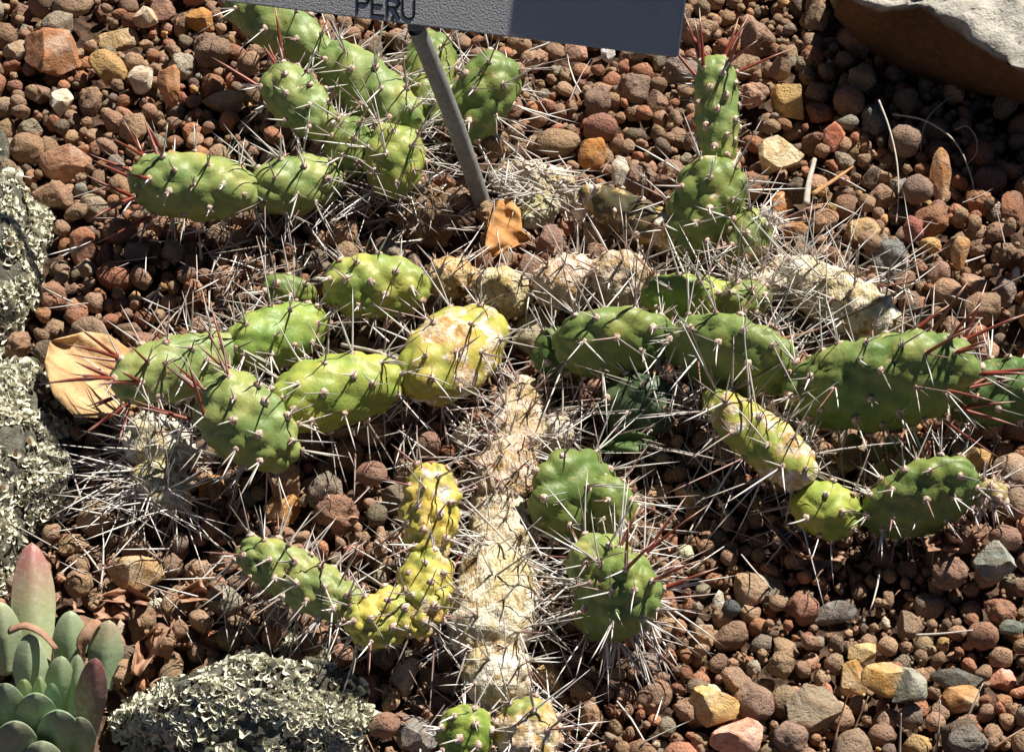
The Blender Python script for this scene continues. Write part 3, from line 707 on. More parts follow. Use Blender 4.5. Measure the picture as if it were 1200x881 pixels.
# ---- named stones -------------------------------------------------------
# px, py, width px, height px (as seen), kind, colour, in-plane turn, material, label
STONES = [
 (60, 62, 64, 58, 'angular', (.40, .20, .10), 'large angular orange brown stone at the upper corner of the gravel'),
 (138, 50, 52, 30, 'angular', (.46, .33, .17), 'flat tan stone with a pale edge beside the orange corner stone'),
 (235, 23, 36, 30, 'angular', (.48, .25, .08), 'bright ochre stone under the top edge near the sign'),
 (72, 121, 30, 34, 'angular', (.78, .70, .56), 'small white chipped stone among brown pebbles, upper corner'),
 (165, 94, 30, 34, 'angular', (.62, .56, .45), 'small whitish stone above the upright orange slab'),
 (198, 101, 28, 50, 'slab', (.48, .25, .12), 'upright orange slab above the long green joint with red spines'),
 (76, 192, 62, 48, 'slab', (.50, .30, .20), 'pinkish granite slab by the tip of the upper cactus'),
 (97, 289, 32, 46, 'slab', (.36, .17, .10), 'rust red slab below the pinkish slab'),
 (262, 120, 52, 30, 'angular', (.40, .25, .13), 'flat brown stone above the long green joint'),
 (170, 20, 30, 28, 'angular', (.60, .47, .32), 'small cream stone near the top edge of the gravel'),
 (32, 175, 42, 40, 'round', (.31, .20, .125), 'round tan brown pebble beside the grey lichen rock'),
 (20, 60, 34, 28, 'angular', (.33, .24, .15), 'brown grey angular stone at the top corner edge'),
 (694, 181, 34, 42, 'slab', (.56, .28, .09), 'orange flake of stone above the dry corky stem'),
 (728, 202, 24, 38, 'slab', (.80, .74, .64), 'bright white chip beside the orange flake'),
 (712, 64, 18, 20, 'angular', (.85, .82, .76), 'tiny white stone just under the sign plate edge'),
 (774, 76, 20, 18, 'angular', (.72, .62, .46), 'tiny cream stone under the corner of the sign plate'),
 (655, 168, 54, 36, 'round', (.34, .23, .14), 'oval buff pebble between the post and the orange flake'),
 (752, 212, 42, 44, 'lumpy', (.27, .175, .13), 'round brown clinker pebble behind the dark stem'),
 (704, 150, 40, 36, 'round', (.30, .15, .11), 'reddish round pebble above the orange flake'),
 (915, 182, 54, 46, 'angular', (.70, .58, .36), 'pale cream stone beside the upright cactus'),
 (977, 161, 26, 36, 'angular', (.62, .24, .15), 'coral red broken stone beside the cream stone'),
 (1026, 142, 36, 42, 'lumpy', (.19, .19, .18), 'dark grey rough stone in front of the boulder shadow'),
 (995, 119, 38, 38, 'ball', (.30, .17, .12), 'ball shaped brown pebble at the edge of the boulder shadow'),
 (1102, 206, 26, 66, 'slab', (.50, .27, .12), 'upright orange sliver of stone beside the boulder shadow'),
 (1060, 165, 36, 40, 'round', (.28, .19, .14), 'oval brown pebble next to the upright orange sliver'),
 (1075, 222, 38, 36, 'round', (.27, .19, .145), 'smooth round pebble below the upright orange sliver'),
 (915, 243, 28, 38, 'slab', (.56, .27, .09), 'thin orange flake beside the woolly cactus tip'),
 (930, 268, 40, 18, 'slab', (.54, .27, .10), 'flat orange chip below the thin orange flake'),
 (1012, 270, 42, 32, 'angular', (.44, .30, .13), 'ochre brown broken stone behind the white corky stem'),
 (1042, 302, 46, 50, 'lumpy', (.21, .21, .20), 'rough grey stone behind the white corky stem'),
 (1125, 297, 22, 40, 'angular', (.50, .29, .13), 'orange wedge of stone below the boulder shadow'),
 (1070, 268, 26, 32, 'lumpy', (.33, .13, .10), 'dark red pebble behind the rough grey stone'),
 (1190, 322, 12, 18, 'angular', (.80, .76, .68), 'tiny white stone at the frame edge below the boulder'),
 (813, 588, 38, 30, 'angular', (.64, .45, .24), 'pale tan stone in the fine gravel under the cactus'),
 (772, 580, 34, 26, 'angular', (.55, .38, .22), 'buff stone next to the pale tan stone in fine gravel'),
 (1166, 657, 50, 48, 'angular', (.24, .26, .22), 'smooth greenish grey stone at the gravel edge'),
 (1186, 556, 46, 50, 'round', (.38, .27, .19), 'large pale brown round stone behind the spiny tip'),
 (1192, 590, 30, 40, 'round', (.33, .23, .16), 'brown stone tucked under the pale round stone'),
 (1178, 630, 40, 30, 'round', (.33, .20, .15), 'pinkish brown pebble above the greenish grey stone'),
 (836, 827, 62, 48, 'angular', (.60, .41, .17), 'golden tan angular stone above the pink stone'),
 (862, 864, 64, 48, 'angular', (.66, .40, .30), 'large pale pink granite stone at the lower edge'),
 (884, 823, 46, 52, 'round', (.30, .20, .15), 'egg shaped brown clinker beside the golden tan stone'),
 (926, 864, 42, 40, 'round', (.30, .20, .155), 'round brown pebble below the mottled flat stone'),
 (955, 832, 66, 66, 'slab', (.33, .27, .19), 'mottled grey and ochre flat stone in the lower gravel'),
 (1038, 797, 60, 42, 'slab', (.56, .34, .11), 'golden slab leaning in the lower gravel'),
 (1001, 796, 34, 48, 'angular', (.48, .30, .11), 'dark golden stone paired with the leaning golden slab'),
 (1010, 765, 36, 24, 'angular', (.66, .50, .26), 'cream yellow chip above the golden slabs'),
 (1064, 803, 44, 44, 'angular', (.25, .27, .21), 'mottled green stone beside the leaning golden slab'),
 (1122, 795, 62, 26, 'slab', (.19, .20, .175), 'flat dark green grey stone in the lower gravel'),
 (1173, 798, 36, 32, 'angular', (.58, .29, .21), 'coral pink block of stone near the lower edge'),
 (1185, 735, 30, 20, 'slab', (.16, .19, .16), 'dark green flat chip at the frame edge'),
 (1128, 818, 46, 32, 'angular', (.45, .27, .12), 'orange brown stone in front of the dark green flat stone'),
 (1135, 868, 50, 40, 'lumpy', (.18, .16, .14), 'dark grey brown rough stone at the lower corner'),
 (975, 718, 60, 28, 'slab', (.18, .17, .16), 'grey slate sliver in the middle of the gravel'),
 (940, 714, 40, 38, 'lumpy', (.33, .17, .115), 'round rusty clinker touching the slate sliver'),
 (857, 713, 22, 22, 'round', (.10, .11, .115), 'small blue black pebble in fine gravel'),
 (842, 705, 14, 28, 'slab', (.80, .73, .64), 'white splinter next to the blue black pebble'),
 (880, 690, 40, 40, 'angular', (.44, .31, .20), 'crumbly tan stone above the rusty clinker'),
 (1088, 710, 36, 34, 'round', (.27, .19, .15), 'grey brown round pebble above the straw stalk'),
 (1112, 671, 46, 40, 'lumpy', (.29, .18, .13), 'knobbly brown pebble beside the greenish grey stone'),
 (1152, 745, 40, 34, 'round', (.31, .175, .12), 'reddish brown oval pebble right of the straw stalk'),
 (630, 396, 62, 62, 'angular', (.42, .36, .20), 'olive tan angular stone wedged between the joints'),
 (645, 283, 38, 42, 'lumpy', (.29, .18, .14), 'brown clinker pebble beside the orange dry leaf'),
 (625, 318, 36, 42, 'round', (.30, .19, .14), 'round brown pebble resting against the pink corky stem'),
 (700, 275, 34, 34, 'angular', (.50, .36, .21), 'tan crumbly stone below the dark stem'),
 (490, 862, 54, 46, 'angular', (.27, .26, .245), 'pale grey stone beside the lowest green joint'),
 (373, 805, 42, 62, 'slab', (.66, .46, .26), 'cream and orange stone at the edge of the lichen rock'),
 (330, 596, 44, 44, 'slab', (.56, .31, .11), 'orange stone under the spines of the green joint'),
 (160, 672, 70, 44, 'angular', (.46, .33, .17), 'ochre stone behind the succulent rosette'),
 (425, 812, 42, 40, 'round', (.31, .18, .13), 'reddish round pebble between lichen rock and corky stem'),
 (450, 850, 40, 32, 'round', (.29, .17, .12), 'brown pebble next to the pale grey stone'),
 (500, 520, 34, 34, 'round', (.31, .18, .13), 'reddish pebble below the scarred yellow joint'),
 (435, 555, 38, 30, 'round', (.33, .175, .13), 'pink brown pebble above the yellow wrinkled joint'),
 (395, 600, 52, 44, 'lumpy', (.31, .175, .12), 'lumpy red brown clinker beside the yellow wrinkled joint'),
 (250, 60, 46, 44, 'lumpy', (.25, .17, .12), 'knobbly dark brown clinker under the sign'),
 (300, 800, 40, 26, 'round', (.30, .17, .13), 'flat pinkish pebble on top of the lichen rock'),
 (825, 745, 26, 26, 'angular', (.42, .30, .19), 'light brown splintered stone in the fine gravel'),
 (700, 118, 34, 40, 'lumpy', (.25, .17, .13), 'dark brown clinker below the sign plate'),
 (745, 105, 40, 42, 'lumpy', (.29, .20, .15), 'porous brown clinker under the sign plate corner'),
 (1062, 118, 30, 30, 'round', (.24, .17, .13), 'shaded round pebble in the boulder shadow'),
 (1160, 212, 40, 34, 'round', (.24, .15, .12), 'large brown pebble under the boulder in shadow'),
]
_sh = {}
def place_stone(px, py, w, h, kind, color, label, zadd=0.0, k=0):
    s = mpp(P(px, py, .01)); hw, hh = w * s / 2, h * s / 2
    rr = (hw + hh) / 2
    c = P(px, py, .01)
    z = ground_h(c.x, c.y, rr) + rr * .10 + zadd
    c = P(px, py, z)
    if kind == 'ball':
        v, f = rock_shape('round', 3, 5); v = v / np.linalg.norm(v, axis=1)[:, None] * (1 + .25 * (np.linalg.norm(v, axis=1) - 1))[:, None]
    else:
        v, f = rock_shape(kind, 4 if max(w, h) > 40 else 3, 100 + k)
    v = v - (v.max(0) + v.min(0)) / 2
    v = v / np.abs(v).max(0)
    # view-facing frame: x across the view, y up the view, z towards the viewer, tipped back onto the bed
    dep = {'slab': .42}.get(kind, .85) * min(hw, hh)
    ax = np.array([1, 0, 0]); up = np.array(CROT @ Vector((0, 1, 0))); nz = np.array(CROT @ Vector((0, 0, 1)))
    a = random.uniform(-.25, .25); ca, sa = math.cos(a), math.sin(a)
    X = v[:, 0] * hw; Y = v[:, 1] * hh
    X, Y = X * ca - Y * sa, X * sa + Y * ca
    V = X[:, None] * ax + Y[:, None] * up + (v[:, 2] * dep)[:, None] * nz
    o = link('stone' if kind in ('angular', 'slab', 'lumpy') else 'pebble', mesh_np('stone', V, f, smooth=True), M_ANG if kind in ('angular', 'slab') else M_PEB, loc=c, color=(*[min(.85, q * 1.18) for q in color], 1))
    tag(o, label, 'stone' if kind in ('angular', 'slab', 'lumpy') else 'pebble', 'loose stones singled out in the gravel')
    if kind in ('angular', 'slab'):
        try: o.data.set_sharp_from_angle(angle=math.radians(22))
        except Exception: pass
    return c, max(hw, hh)
STONE_AT = []
for k, st in enumerate(STONES):
    c, r = place_stone(*st, k=k); STONE_AT.append((c.x, c.y, c.z, r))

# ---- the bed itself: 300 largest pebbles as objects, the rest as stuff ----
ROCKS = [(P(-14, 325).x, P(-14, 325).y, .036, .066), (P(-12, 560).x, P(-12, 560).y, .044, .072), (P(296, 862).x, P(296, 862).y, .070, .034), (P(60, 850).x, P(60, 850).y, .035, .03)]
def blocked(x, y, z, r):
    for a, b, hw in CAPS:
        ab = b - a; t = np.clip(((x-a[0])*ab[0] + (y-a[1])*ab[1]) / (ab[0]**2 + ab[1]**2 + 1e-9), 0, 1); c = a + ab * t
        d = math.hypot(x-c[0], y-c[1])
        if d < hw * .8 + r * .35 and z > c[2] - hw - r * .2: return True
        if d < hw * 1.25 + r and y < c[1] and z + r > c[2] + hw * .1: return True
    for cx_, cy_, rx_, ry_ in ROCKS:
        if ((x - cx_) / (rx_ + r)) ** 2 + ((y - cy_) / (ry_ + r)) ** 2 < 1: return True
    for a, b, c, q in STONE_AT:
        d = math.hypot(x-a, y-b)
        if d < q * .72 + r * .4 and z + r * .5 > c - q * .25: return True
        if d < q + r and y < b and z + r > c + q * .15: return True
    return False
PEB = [p for p in PEB if not blocked(*p)]
H[:] = -.022 - Z_OFF
def stamp(x, y, z, r):
    i0, j0 = (x - GX0) / GS, (y - GY0) / GS; k = int(r / GS) + 1
    a0, a1, b0, b1 = int(j0) - k, int(j0) + k + 2, int(i0) - k, int(i0) + k + 2
    jj, ii = np.mgrid[a0:a1, b0:b1]; d2 = ((ii - i0) ** 2 + (jj - j0) ** 2) * GS * GS; m = d2 < r * r
    win = H[a0:a1, b0:b1]; win[m] = np.maximum(win[m], z + np.sqrt(np.maximum(r * r - d2, 0))[m])
for p_ in PEB: stamp(*p_)
for _ in range(6500):                       # small gravel fills what was left open round stones and stems
    x0, y0 = rng.uniform(-.37, .37), rng.uniform(-.34, .42); r = rng.uniform(.0024, .0058); best = None
    for t in range(5):
        x, y = x0 + rng.normal() * .012 * (t > 0), y0 + rng.normal() * .012 * (t > 0); z = drop(x, y, r, False)
        if z is not None and (best is None or z < best[2]): best = (x, y, z)
    if best is None or best[2] > .007 or blocked(*best, r): continue
    drop(best[0], best[1], r); PEB.append((*best, r))
vis = []
for idx, (x, y, z, r) in enumerate(PEB):
    px, py = to_px((x, y, z))
    if 8 < px < 1192 and 8 < py < 873 and z + r > ground_h(x, y, r) - r * .3: vis.append((r, idx))
vis.sort(reverse=True)
HERO = {i: None for _, i in vis[:300]}
LAND = []; seen = set()
for st in STONES:
    q = re.split(r' (?:beside|at|under|above|by|below|near|in|between|among|just|next|behind|tucked|touching|resting|paired|leaning|wedged|right|on)\b', st[6])[0].split(' with ')[0]
    if q not in seen: seen.add(q); LAND.append((st[0], st[1], q))
LAND += [(570, 256, 'foot of the sign stake'), (1090, 110, 'big boulder'), (100, 440, 'broad tan fallen leaf'), (1100, 400, 'tip of the dark green branch'), (838, 70, 'top of the upright cactus'), (60, 690, 'succulent rosette'),
         (505, 600, 'bright yellow wrinkled joint'), (580, 690, 'corky central stem'), (150, 215, 'red spined tip beside the pinkish slab'), (25, 320, 'upper lichen rock'), (290, 790, 'lichen rock at the bottom'), (990, 345, 'white corky stem'), (750, 690, 'red spined head')]
CN, CI = {}, {}
for _, idx in vis[:300]:
    pi = int(rng.choice(len(PAL), p=PW)); CI[idx] = pi
    px, py = to_px(PEB[idx][:3]); d, lx, ly, nm = min(((px-a)**2 + (py-b)**2, a, b, c) for a, b, c in LAND)
    dr = 'beside' if abs(px - lx) > abs(py - ly) else ('above' if py < ly else 'below')
    CN.setdefault((PAL[pi][0], nm, dr), []).append((d, idx))
ORD = ['', 'second ', 'third ', 'fourth ', 'fifth ', 'sixth ', 'seventh ', 'eighth ', 'ninth ', 'tenth ', 'eleventh ', 'twelfth ']
CW = {'brown': 'brown clay', 'rust': 'rust red', 'grey': 'grey brown', 'dark': 'dark umber', 'ochre': 'yellow ochre', 'cream': 'pale cream'}
LBL = {}
for (cn, nm, dr), lst in CN.items():
    for k, (d, idx) in enumerate(sorted(lst)):
        LBL[idx] = f'{ORD[min(k, 11)]}{CW[cn]} pebble {"just " if k == 0 else ""}{dr} the {nm}'
SV, SF, SCOL, nv0 = [], [], [], 0
for idx, (x, y, z, r) in enumerate(PEB):
    ti = int(rng.integers(0, 36)); pi = CI.get(idx, int(rng.choice(len(PAL), p=PW))); cn, c, _ = PAL[pi]
    if cn in ('ochre', 'cream') or rng.random() < (.05 if r > .005 else .28): ti = int(rng.integers(36, 44))
    j = math.exp(rng.normal() * .15); c = tuple(min(.8, q * j * (1 + rng.normal() * .035)) for q in c)
    R = rot_rand(); sc = np.array([1.06, rng.uniform(.8, 1.08), rng.uniform(.78, 1.02)]) * r
    if idx in HERO:
        o = link('pebble', TM[ti], None, loc=(x, y, z), color=(*c, 1))
        o.matrix_world = Matrix.Translation((x, y, z)) @ Matrix(R.tolist()).to_4x4() @ Matrix.Diagonal((*sc, 1))
        tag(o, LBL[idx], 'pebble', cn + ' pebbles of the gravel bed')
    else:
        if z + r < ground_h(x, y, r * .6) - 1.2 * r - .002: continue
        t = TEMPL[ti][2 if r > .0038 else 3]
        v = (t[0] * sc) @ R.T + (x, y, z)
        SV.append(v); SF.append(t[1] + nv0); nv0 += len(v); SCOL.append(np.tile((*c, 1), (len(v), 1)))
gv = link('gravel', mesh_np('gravel', np.concatenate(SV), np.concatenate(SF), attrs={'col': np.concatenate(SCOL)}), M_PEBS)
tag(gv, 'small brown and rust gravel filling the bed between the larger pebbles', 'gravel', kind='stuff')
print('pebbles', len(PEB), 'gravel tris', sum(len(f) for f in SF))

# fine crumbs of soil and grit lying in the hollows of the bed
GV, GF, GC, n0 = [], [], [], 0
for _ in range(9000):
    x, y = rng.uniform(-.36, .36), rng.uniform(-.33, .40)
    px, py = to_px((x, y, 0)); zr = zone_r(px, py)
    if rng.random() > (1.0 if zr < .0062 else .6): continue
    r = rng.uniform(.0006, .0019); z = ground_h(x, y, .002)
    if z > ground_h(x, y, .012) - (.003 if zr > .0062 else 0): continue
    v, f = ico(1); c = PAL[int(rng.choice(len(PAL), p=PW))][1]
    vv = (v * r * rng.uniform(.7, 1.3, (len(v), 1))) @ rot_rand().T * (1, 1, .8) + (x, y, z + r * .2)
    GV.append(vv); GF.append(f + n0); n0 += len(vv); GC.append(np.tile((*c, 1), (len(vv), 1)))
gr = link('grit', mesh_np('grit', np.concatenate(GV), np.concatenate(GF), attrs={'col': np.concatenate(GC)}), M_PEBS)
tag(gr, 'fine brown grit and crumbs scattered between the pebbles', 'grit', kind='stuff')

# fallen spines on the gravel
fs = Spines()
for cx, cy, sx, sy, n in ((600, 260, 60, 40, 60), (960, 330, 80, 40, 70), (560, 500, 90, 50, 60), (620, 790, 90, 60, 55), (260, 330, 90, 40, 60), (840, 560, 70, 50, 60), (300, 270, 90, 30, 30),
                          (200, 640, 90, 40, 60), (740, 470, 70, 40, 40), (560, 90, 70, 50, 40), (1040, 560, 90, 50, 40), (450, 620, 90, 60, 30)):
    for _ in range(int(n * .7)):
        q = P(random.gauss(cx, sx), random.gauss(cy, sy), .01); h = ground_h(q.x, q.y) + random.uniform(.001, .006)
        th = random.uniform(0, 2 * math.pi)
        fs.add((q.x, q.y, h), (math.cos(th), math.sin(th), random.uniform(-.12, .3)), random.uniform(.016, .048), random.uniform(.0004, .0008), red=.3 * (random.random() < .2))
fob = fs.build('fallen_spines', None, (0, 0, 0))
tag(fob, 'grey and white fallen spines strewn over the gravel around the cacti', 'spines', kind='stuff')

# ------------------------------------------------------------------ sign
def sign():
    c = P(793, 68, .163); l = P(250, 0, .163)
    root = thing('plant_sign', P(570, 256, 0), 'grey plant label plate lettered PERU on a bent grey stake', 'sign')
    org = Vector(root.location)
    e = (c - l).normalized(); hor = Vector((e.y, -e.x, 0)).normalized()
    if hor.y > 0: hor = -hor
    t = math.radians(43)
    nrm = (hor * math.cos(t) + Vector((0, 0, 1)) * math.sin(t)).normalized()
    up = nrm.cross(e).normalized()
    if up.z < 0: up = -up
    wd, ht, th = .34, .066, .0028
    def q(x, y, z): return c - e * x + up * y + nrm * z - org     # x from the corner, along the lower edge
    import bmesh
    bm = bmesh.new(); vs = []
    for z in (-th, 0):
        for x, y in ((0, 0), (wd, 0), (wd, ht), (0, ht)): vs.append(bm.verts.new(q(x, y, z)))
    for f in ((0, 1, 2, 3), (7, 6, 5, 4), (0, 4, 5, 1), (1, 5, 6, 2), (2, 6, 7, 3), (3, 7, 4, 0)): bm.faces.new([vs[i] for i in f])
    bmesh.ops.recalc_face_normals(bm, faces=bm.faces)
    bmesh.ops.bevel(bm, geom=list(bm.edges), offset=.0006, segments=2, affect='EDGES')
    me = bpy.data.meshes.new('plate'); bm.to_mesh(me); bm.free()
    plate = link('plate', me, M_PLATE, root)
    # pale worn rim along the end of the plate
    bm = bmesh.new(); vs = []
    for z in (-th * .9, .0004):
        for x, y in ((-.0008, .001), (.0003, .001), (.0003, ht - .001), (-.0008, ht - .001)): vs.append(bm.verts.new(q(x, y, z)))
    for f in ((0, 1, 2, 3), (7, 6, 5, 4), (0, 4, 5, 1), (1, 5, 6, 2), (2, 6, 7, 3), (3, 7, 4, 0)): bm.faces.new([vs[i] for i in f])
    bmesh.ops.recalc_face_normals(bm, faces=bm.faces)
    me = bpy.data.meshes.new('rim'); bm.to_mesh(me); bm.free(); link('rim', me, M_PLATE_EDGE, plate)
    # lettering: engraved strokes
    def px_on_plate(px, py):
        d = (CROT @ Vector(((px - 600) / FPX, -(py - 440.5) / FPX, -1)))
        k = (c - CAMP).dot(nrm) / d.dot(nrm); w = CAMP + d * k
        r = w - c; return -r.dot(e), r.dot(up)
    x0, y0 = px_on_plate(419, 15); x1, _ = px_on_plate(487, 21)
    xt, yt = px_on_plate(419, -8); LH, LW, SHR = yt - y0, (x0 - x1), (x0 - xt) / (yt - y0)
    adv = LW / 3.82; lw_, sw = adv * .80, .00115
    def arc(cx, cy, rx, ry, a0, a1, n=9): return [(cx + rx * math.cos(math.radians(a0 + (a1 - a0) * i / n)), cy + ry * math.sin(math.radians(a0 + (a1 - a0) * i / n))) for i in range(n + 1)]
    glyph = {
        'P': [[(0, 0), (0, 1)], [(0, 1), (.55, 1)] + arc(.55, .75, .42, .25, 90, -90) + [(0, .5)]],
        'E': [[(.95, 0), (0, 0), (0, 1), (.92, 1)], [(0, .52), (.8, .52)]],
        'R': [[(0, 0), (0, 1)], [(0, 1), (.55, 1)] + arc(.55, .75, .42, .25, 90, -90) + [(0, .5)], [(.5, .5), (.98, 0)]],
        'U': [[(0, 1), (0, .35)] + arc(.48, .35, .48, .35, 180, 360) + [(.96, 1)]]}
    for i, ch in enumerate('PERU'):
        bx = x0 - i * adv
        V, F = [], []
        for li, line in enumerate(glyph[ch]):
            for (ax_, ay), (bx_, by) in zip(line, line[1:]):
                p = Vector((ax_ * lw_, ay * LH)); r = Vector((bx_ * lw_, by * LH)); d = (r - p).normalized(); n2 = Vector((-d.y, d.x)) * sw / 2
                p = p - d * sw * .35; r = r + d * sw * .35
                k = len(V); lift = .00025 + .00003 * (len(F) % 5) + .00006 * li
                for a in (p + n2, p - n2, r - n2, r + n2): V.append(q(bx - a.x - SHR * a.y, y0 + a.y, lift))
                for a in (p + n2, p - n2, r - n2, r + n2): V.append(q(bx - a.x - SHR * a.y, y0 + a.y, -.0008))
                F += [(k, k+1, k+2, k+3), (k, k+4, k+5, k+1), (k+1, k+5, k+6, k+2), (k+2, k+6, k+7, k+3), (k+3, k+7, k+4, k)]
        lo = link('letter', mesh_np('letter', V, F, smooth=False), M_INK, plate); lo['label'] = 'black letter ' + ch
    # dark mark below the R
    xa, ya = px_on_plate(461, 18); xb, yb = px_on_plate(461, 29)
    V = [q(xa + .0006, ya, .0005), q(xa - .0005, ya, .0005), q(xb - .0004, yb, .0005), q(xb + .0005, yb, .0005),
         q(xa + .0006, ya, -.0005), q(xa - .0005, ya, -.0005), q(xb - .0004, yb, -.0005), q(xb + .0005, yb, -.0005)]
    link('dark_mark', mesh_np('dark_mark', V, [(0, 1, 2, 3), (0, 4, 5, 1), (1, 5, 6, 2), (2, 6, 7, 3), (3, 7, 4, 0)], smooth=False), M_INK, plate)['label'] = 'dark vertical mark under the lettering'
    # unseen strap leaf added above the frame to shade the end of the plate
    cx_, cy_ = px_on_plate(598, 20); off = SUN * .13
    LF_ = thing('added_shade_leaf', c - e * -.30 + Vector((0, .10, -c.z)), 'added unseen strap leaf that shades the end of the plant sign', 'leaf'); lo_ = Vector(LF_.location)
    V, F = [], []
    for i in range(25):
        u = i / 24; xx = cx_ - u * (cx_ + .10); wv = (.072 if u > .04 else .05)
        for j in range(5):
            g = j / 4; p = c - e * xx + up * (-.007 + wv * g + .006 * (1 - u) * (1 - g)) + off + nrm * .001 * math.sin(u * 5); V.append(p - lo_)
    n = len(V); V += [v - nrm * .0012 for v in V]
    for i in range(24):
        for j in range(4): a = i*5+j; F += [(a, a+1, a+6, a+5), (n+a, n+a+5, n+a+6, n+a+1)]
        a = i*5; F += [(a, a+5, n+a+5, n+a), (a+4, n+a+4, n+a+9, a+9)]
    F += [tuple(range(5)) + tuple(n + j for j in range(4, -1, -1)), tuple(24*5 + j for j in range(4, -1, -1)) + tuple(n + 24*5 + j for j in range(5))]
    link('shade_blade', mesh_np('shade_blade', V, F), M_GREENLEAF, LF_)
    e0 = c + e * .095 + up * .04 + off
    tube('shade_leaf_stalk', [lo_ + Vector((0, 0, -.01)), lo_ + Vector((-.01, 0, .10)), e0 + e * .08 + Vector((0, 0, .01)), e0], .006, M_GREENLEAF, LF_, lo_, n=8, flat=.7)
    print('leaf px', [tuple(round(k) for k in to_px(v + lo_)) for v in (V[0], V[4], V[60], V[64], V[-1])])
    # stake
    bx_, by_ = px_on_plate(484, 38); back = q(bx_, by_, -.0095) + org
    b0, t0 = P(570, 254, 0), back + up * .003; bow = Vector((.0018, 0, .0))
    pts = [b0 + (b0 - t0) * .12] + [b0.lerp(t0, f) + bow * math.sin(math.pi * f) for f in (0, .25, .5, .75, .97, 1)] + [t0 + up * .004, t0 + up * .03]
    tube('stake', pts, .0056, M_POST, root, org, n=14, sub=8)
def tube(name, pts, r, mat, parent, org, n=10, sub=5, r1=None, flat=1.0):
    pts = [Vector(p) for p in pts]; path = []
    ext = [pts[0] * 2 - pts[1]] + pts + [pts[-1] * 2 - pts[-2]]
    for i in range(1, len(ext) - 2):
        for k in range(sub):
            t = k / sub; a, b, c, d = ext[i-1:i+3]
            path.append(.5 * ((2*b) + (c-a)*t + (2*a-5*b+4*c-d)*t*t + (3*b-a-3*c+d)*t*t*t))
    path.append(pts[-1])
    V, F = [], []
    u = Vector((.3, .2, .9))
    for i, p in enumerate(path):
        d = (path[min(i+1, len(path)-1)] - path[max(i-1, 0)]).normalized()
        a = d.cross(u).normalized(); b = a.cross(d).normalized()
        rr = r if r1 is None else r + (r1 - r) * i / (len(path) - 1)
        for k in range(n):
            th = 2 * math.pi * k / n
            V.append(p + (a * math.cos(th) + b * math.sin(th) * flat) * rr - Vector(org))
    for i in range(len(path) - 1):
        for k in range(n): F.append((i*n+k, i*n+(k+1) % n, (i+1)*n+(k+1) % n, (i+1)*n+k))
    F.append(tuple(range(n))[::-1]); F.append(tuple((len(path)-1)*n + k for k in range(n)))
    return link(name, mesh_np(name, V, F), mat, parent)
sign()

# ------------------------------------------------------------------ lichen rocks
def lichen_rock(px, py, wx, wy, hz, label, n, seed, cover=lambda p, nrm: True, name='lichen_rock', zc=-.006):
    c = P(px, py, 0); root = thing(name, c, label, 'rock', 'lichen rocks along the edge')
    v, f = ico(5); V = np.empty_like(v)
    for i, q in enumerate(v):
        d = 1 + .26 * nv(q, 1.6, seed) + .13 * nv(q, 4, seed) + .07 * nv(q, 9, seed) + .03 * nv(q, 20, seed)
        V[i] = (q[0] * wx * d, q[1] * wy * d, q[2] * hz * d + zc)
    link('rock_body', mesh_np('rock_body', V, f), M_LICHROCK, root)
    tri = V[f]; N = np.cross(tri[:, 1] - tri[:, 0], tri[:, 2] - tri[:, 0]); ar = np.linalg.norm(N, axis=1); N /= ar[:, None] + 1e-12
    ctr = tri.mean(1); ok = (ctr[:, 2] > -.004) & (N[:, 2] > -.15)
    ok &= np.array([cover(p, m) for p, m in zip(ctr, N)])
    patch = np.array([max(.04, min(1, .55 + 2.6 * nv(p, 55, seed) + 1.2 * nv(p, 140, seed))) for p in ctr])
    w = ar * ok * patch; w /= w.sum()
    LV, LF, LK = [], [], []
    for fi in rng.choice(len(f), size=n, p=w):
        b = rng.dirichlet((1, 1, 1)); p = (tri[fi] * b[:, None]).sum(0); m = N[fi] + rng.normal(size=3) * .35; m /= np.linalg.norm(m)
        t1 = np.cross(m, rng.normal(size=3)); t1 /= np.linalg.norm(t1); t2 = np.cross(m, t1)
        R = .0009 + .0020 * rng.random() ** 1.5; hgt = R * rng.uniform(.5, 1.2); arc_ = rng.uniform(2.6, 7.6); ns = 9; full = arc_ > 5.6
        if full: arc_ = 2 * math.pi
        k0 = len(LV); bright = rng.uniform(.4, 1) * (.7 + .3 * min(1, patch[fi]))
        prof = ((.35, 0., .5), (.95, .7, .8), (1.25, 1.0, 1.0))
        for ri, (rr, hh, kk) in enumerate(prof):
            for i in range(ns):
                th = arc_ * i / (ns - 1); wob = 1 + .22 * math.sin(3 * th + k0) * (ri > 0)
                LV.append(p + t1 * R * rr * wob * math.cos(th) + t2 * R * rr * wob * math.sin(th) * .9 + m * hgt * (hh + .15 * math.sin(2 * th + k0)) + m * .0002)
                LK.append(max(.18, bright * kk))
        for ri in range(2):
            for i in range(ns - 1): LF.append((k0 + ri*ns + i, k0 + ri*ns + i + 1, k0 + (ri+1)*ns + i + 1, k0 + (ri+1)*ns + i))
        if full and rng.random() < .75:       # dark fruiting disc
            k1 = len(LV)
            for i in range(8):
                th = 2 * math.pi * i / 8; LV.append(p + (t1 * math.cos(th) + t2 * math.sin(th)) * R * .8 + m * hgt * .55); LK.append(0.0)
            for i in range(1, 7): LF.append((k1, k1 + i, k1 + i + 1, k1 + i + 1))
    LF = [t if len(set(t)) == 4 else t[:3] for t in LF]
    lo = link('lichen', mesh_np('lichen', np.array(LV), LF, attrs={'k': LK}), M_LICHEN, root); lo['kind'] = 'stuff'
    lo['label'] = 'pale yellow grey curled lichen crust'
lichen_rock(-14, 318, .037, .074, .042, 'pale lichen crusted rock at the frame edge above the tan leaf', 4200, 3)
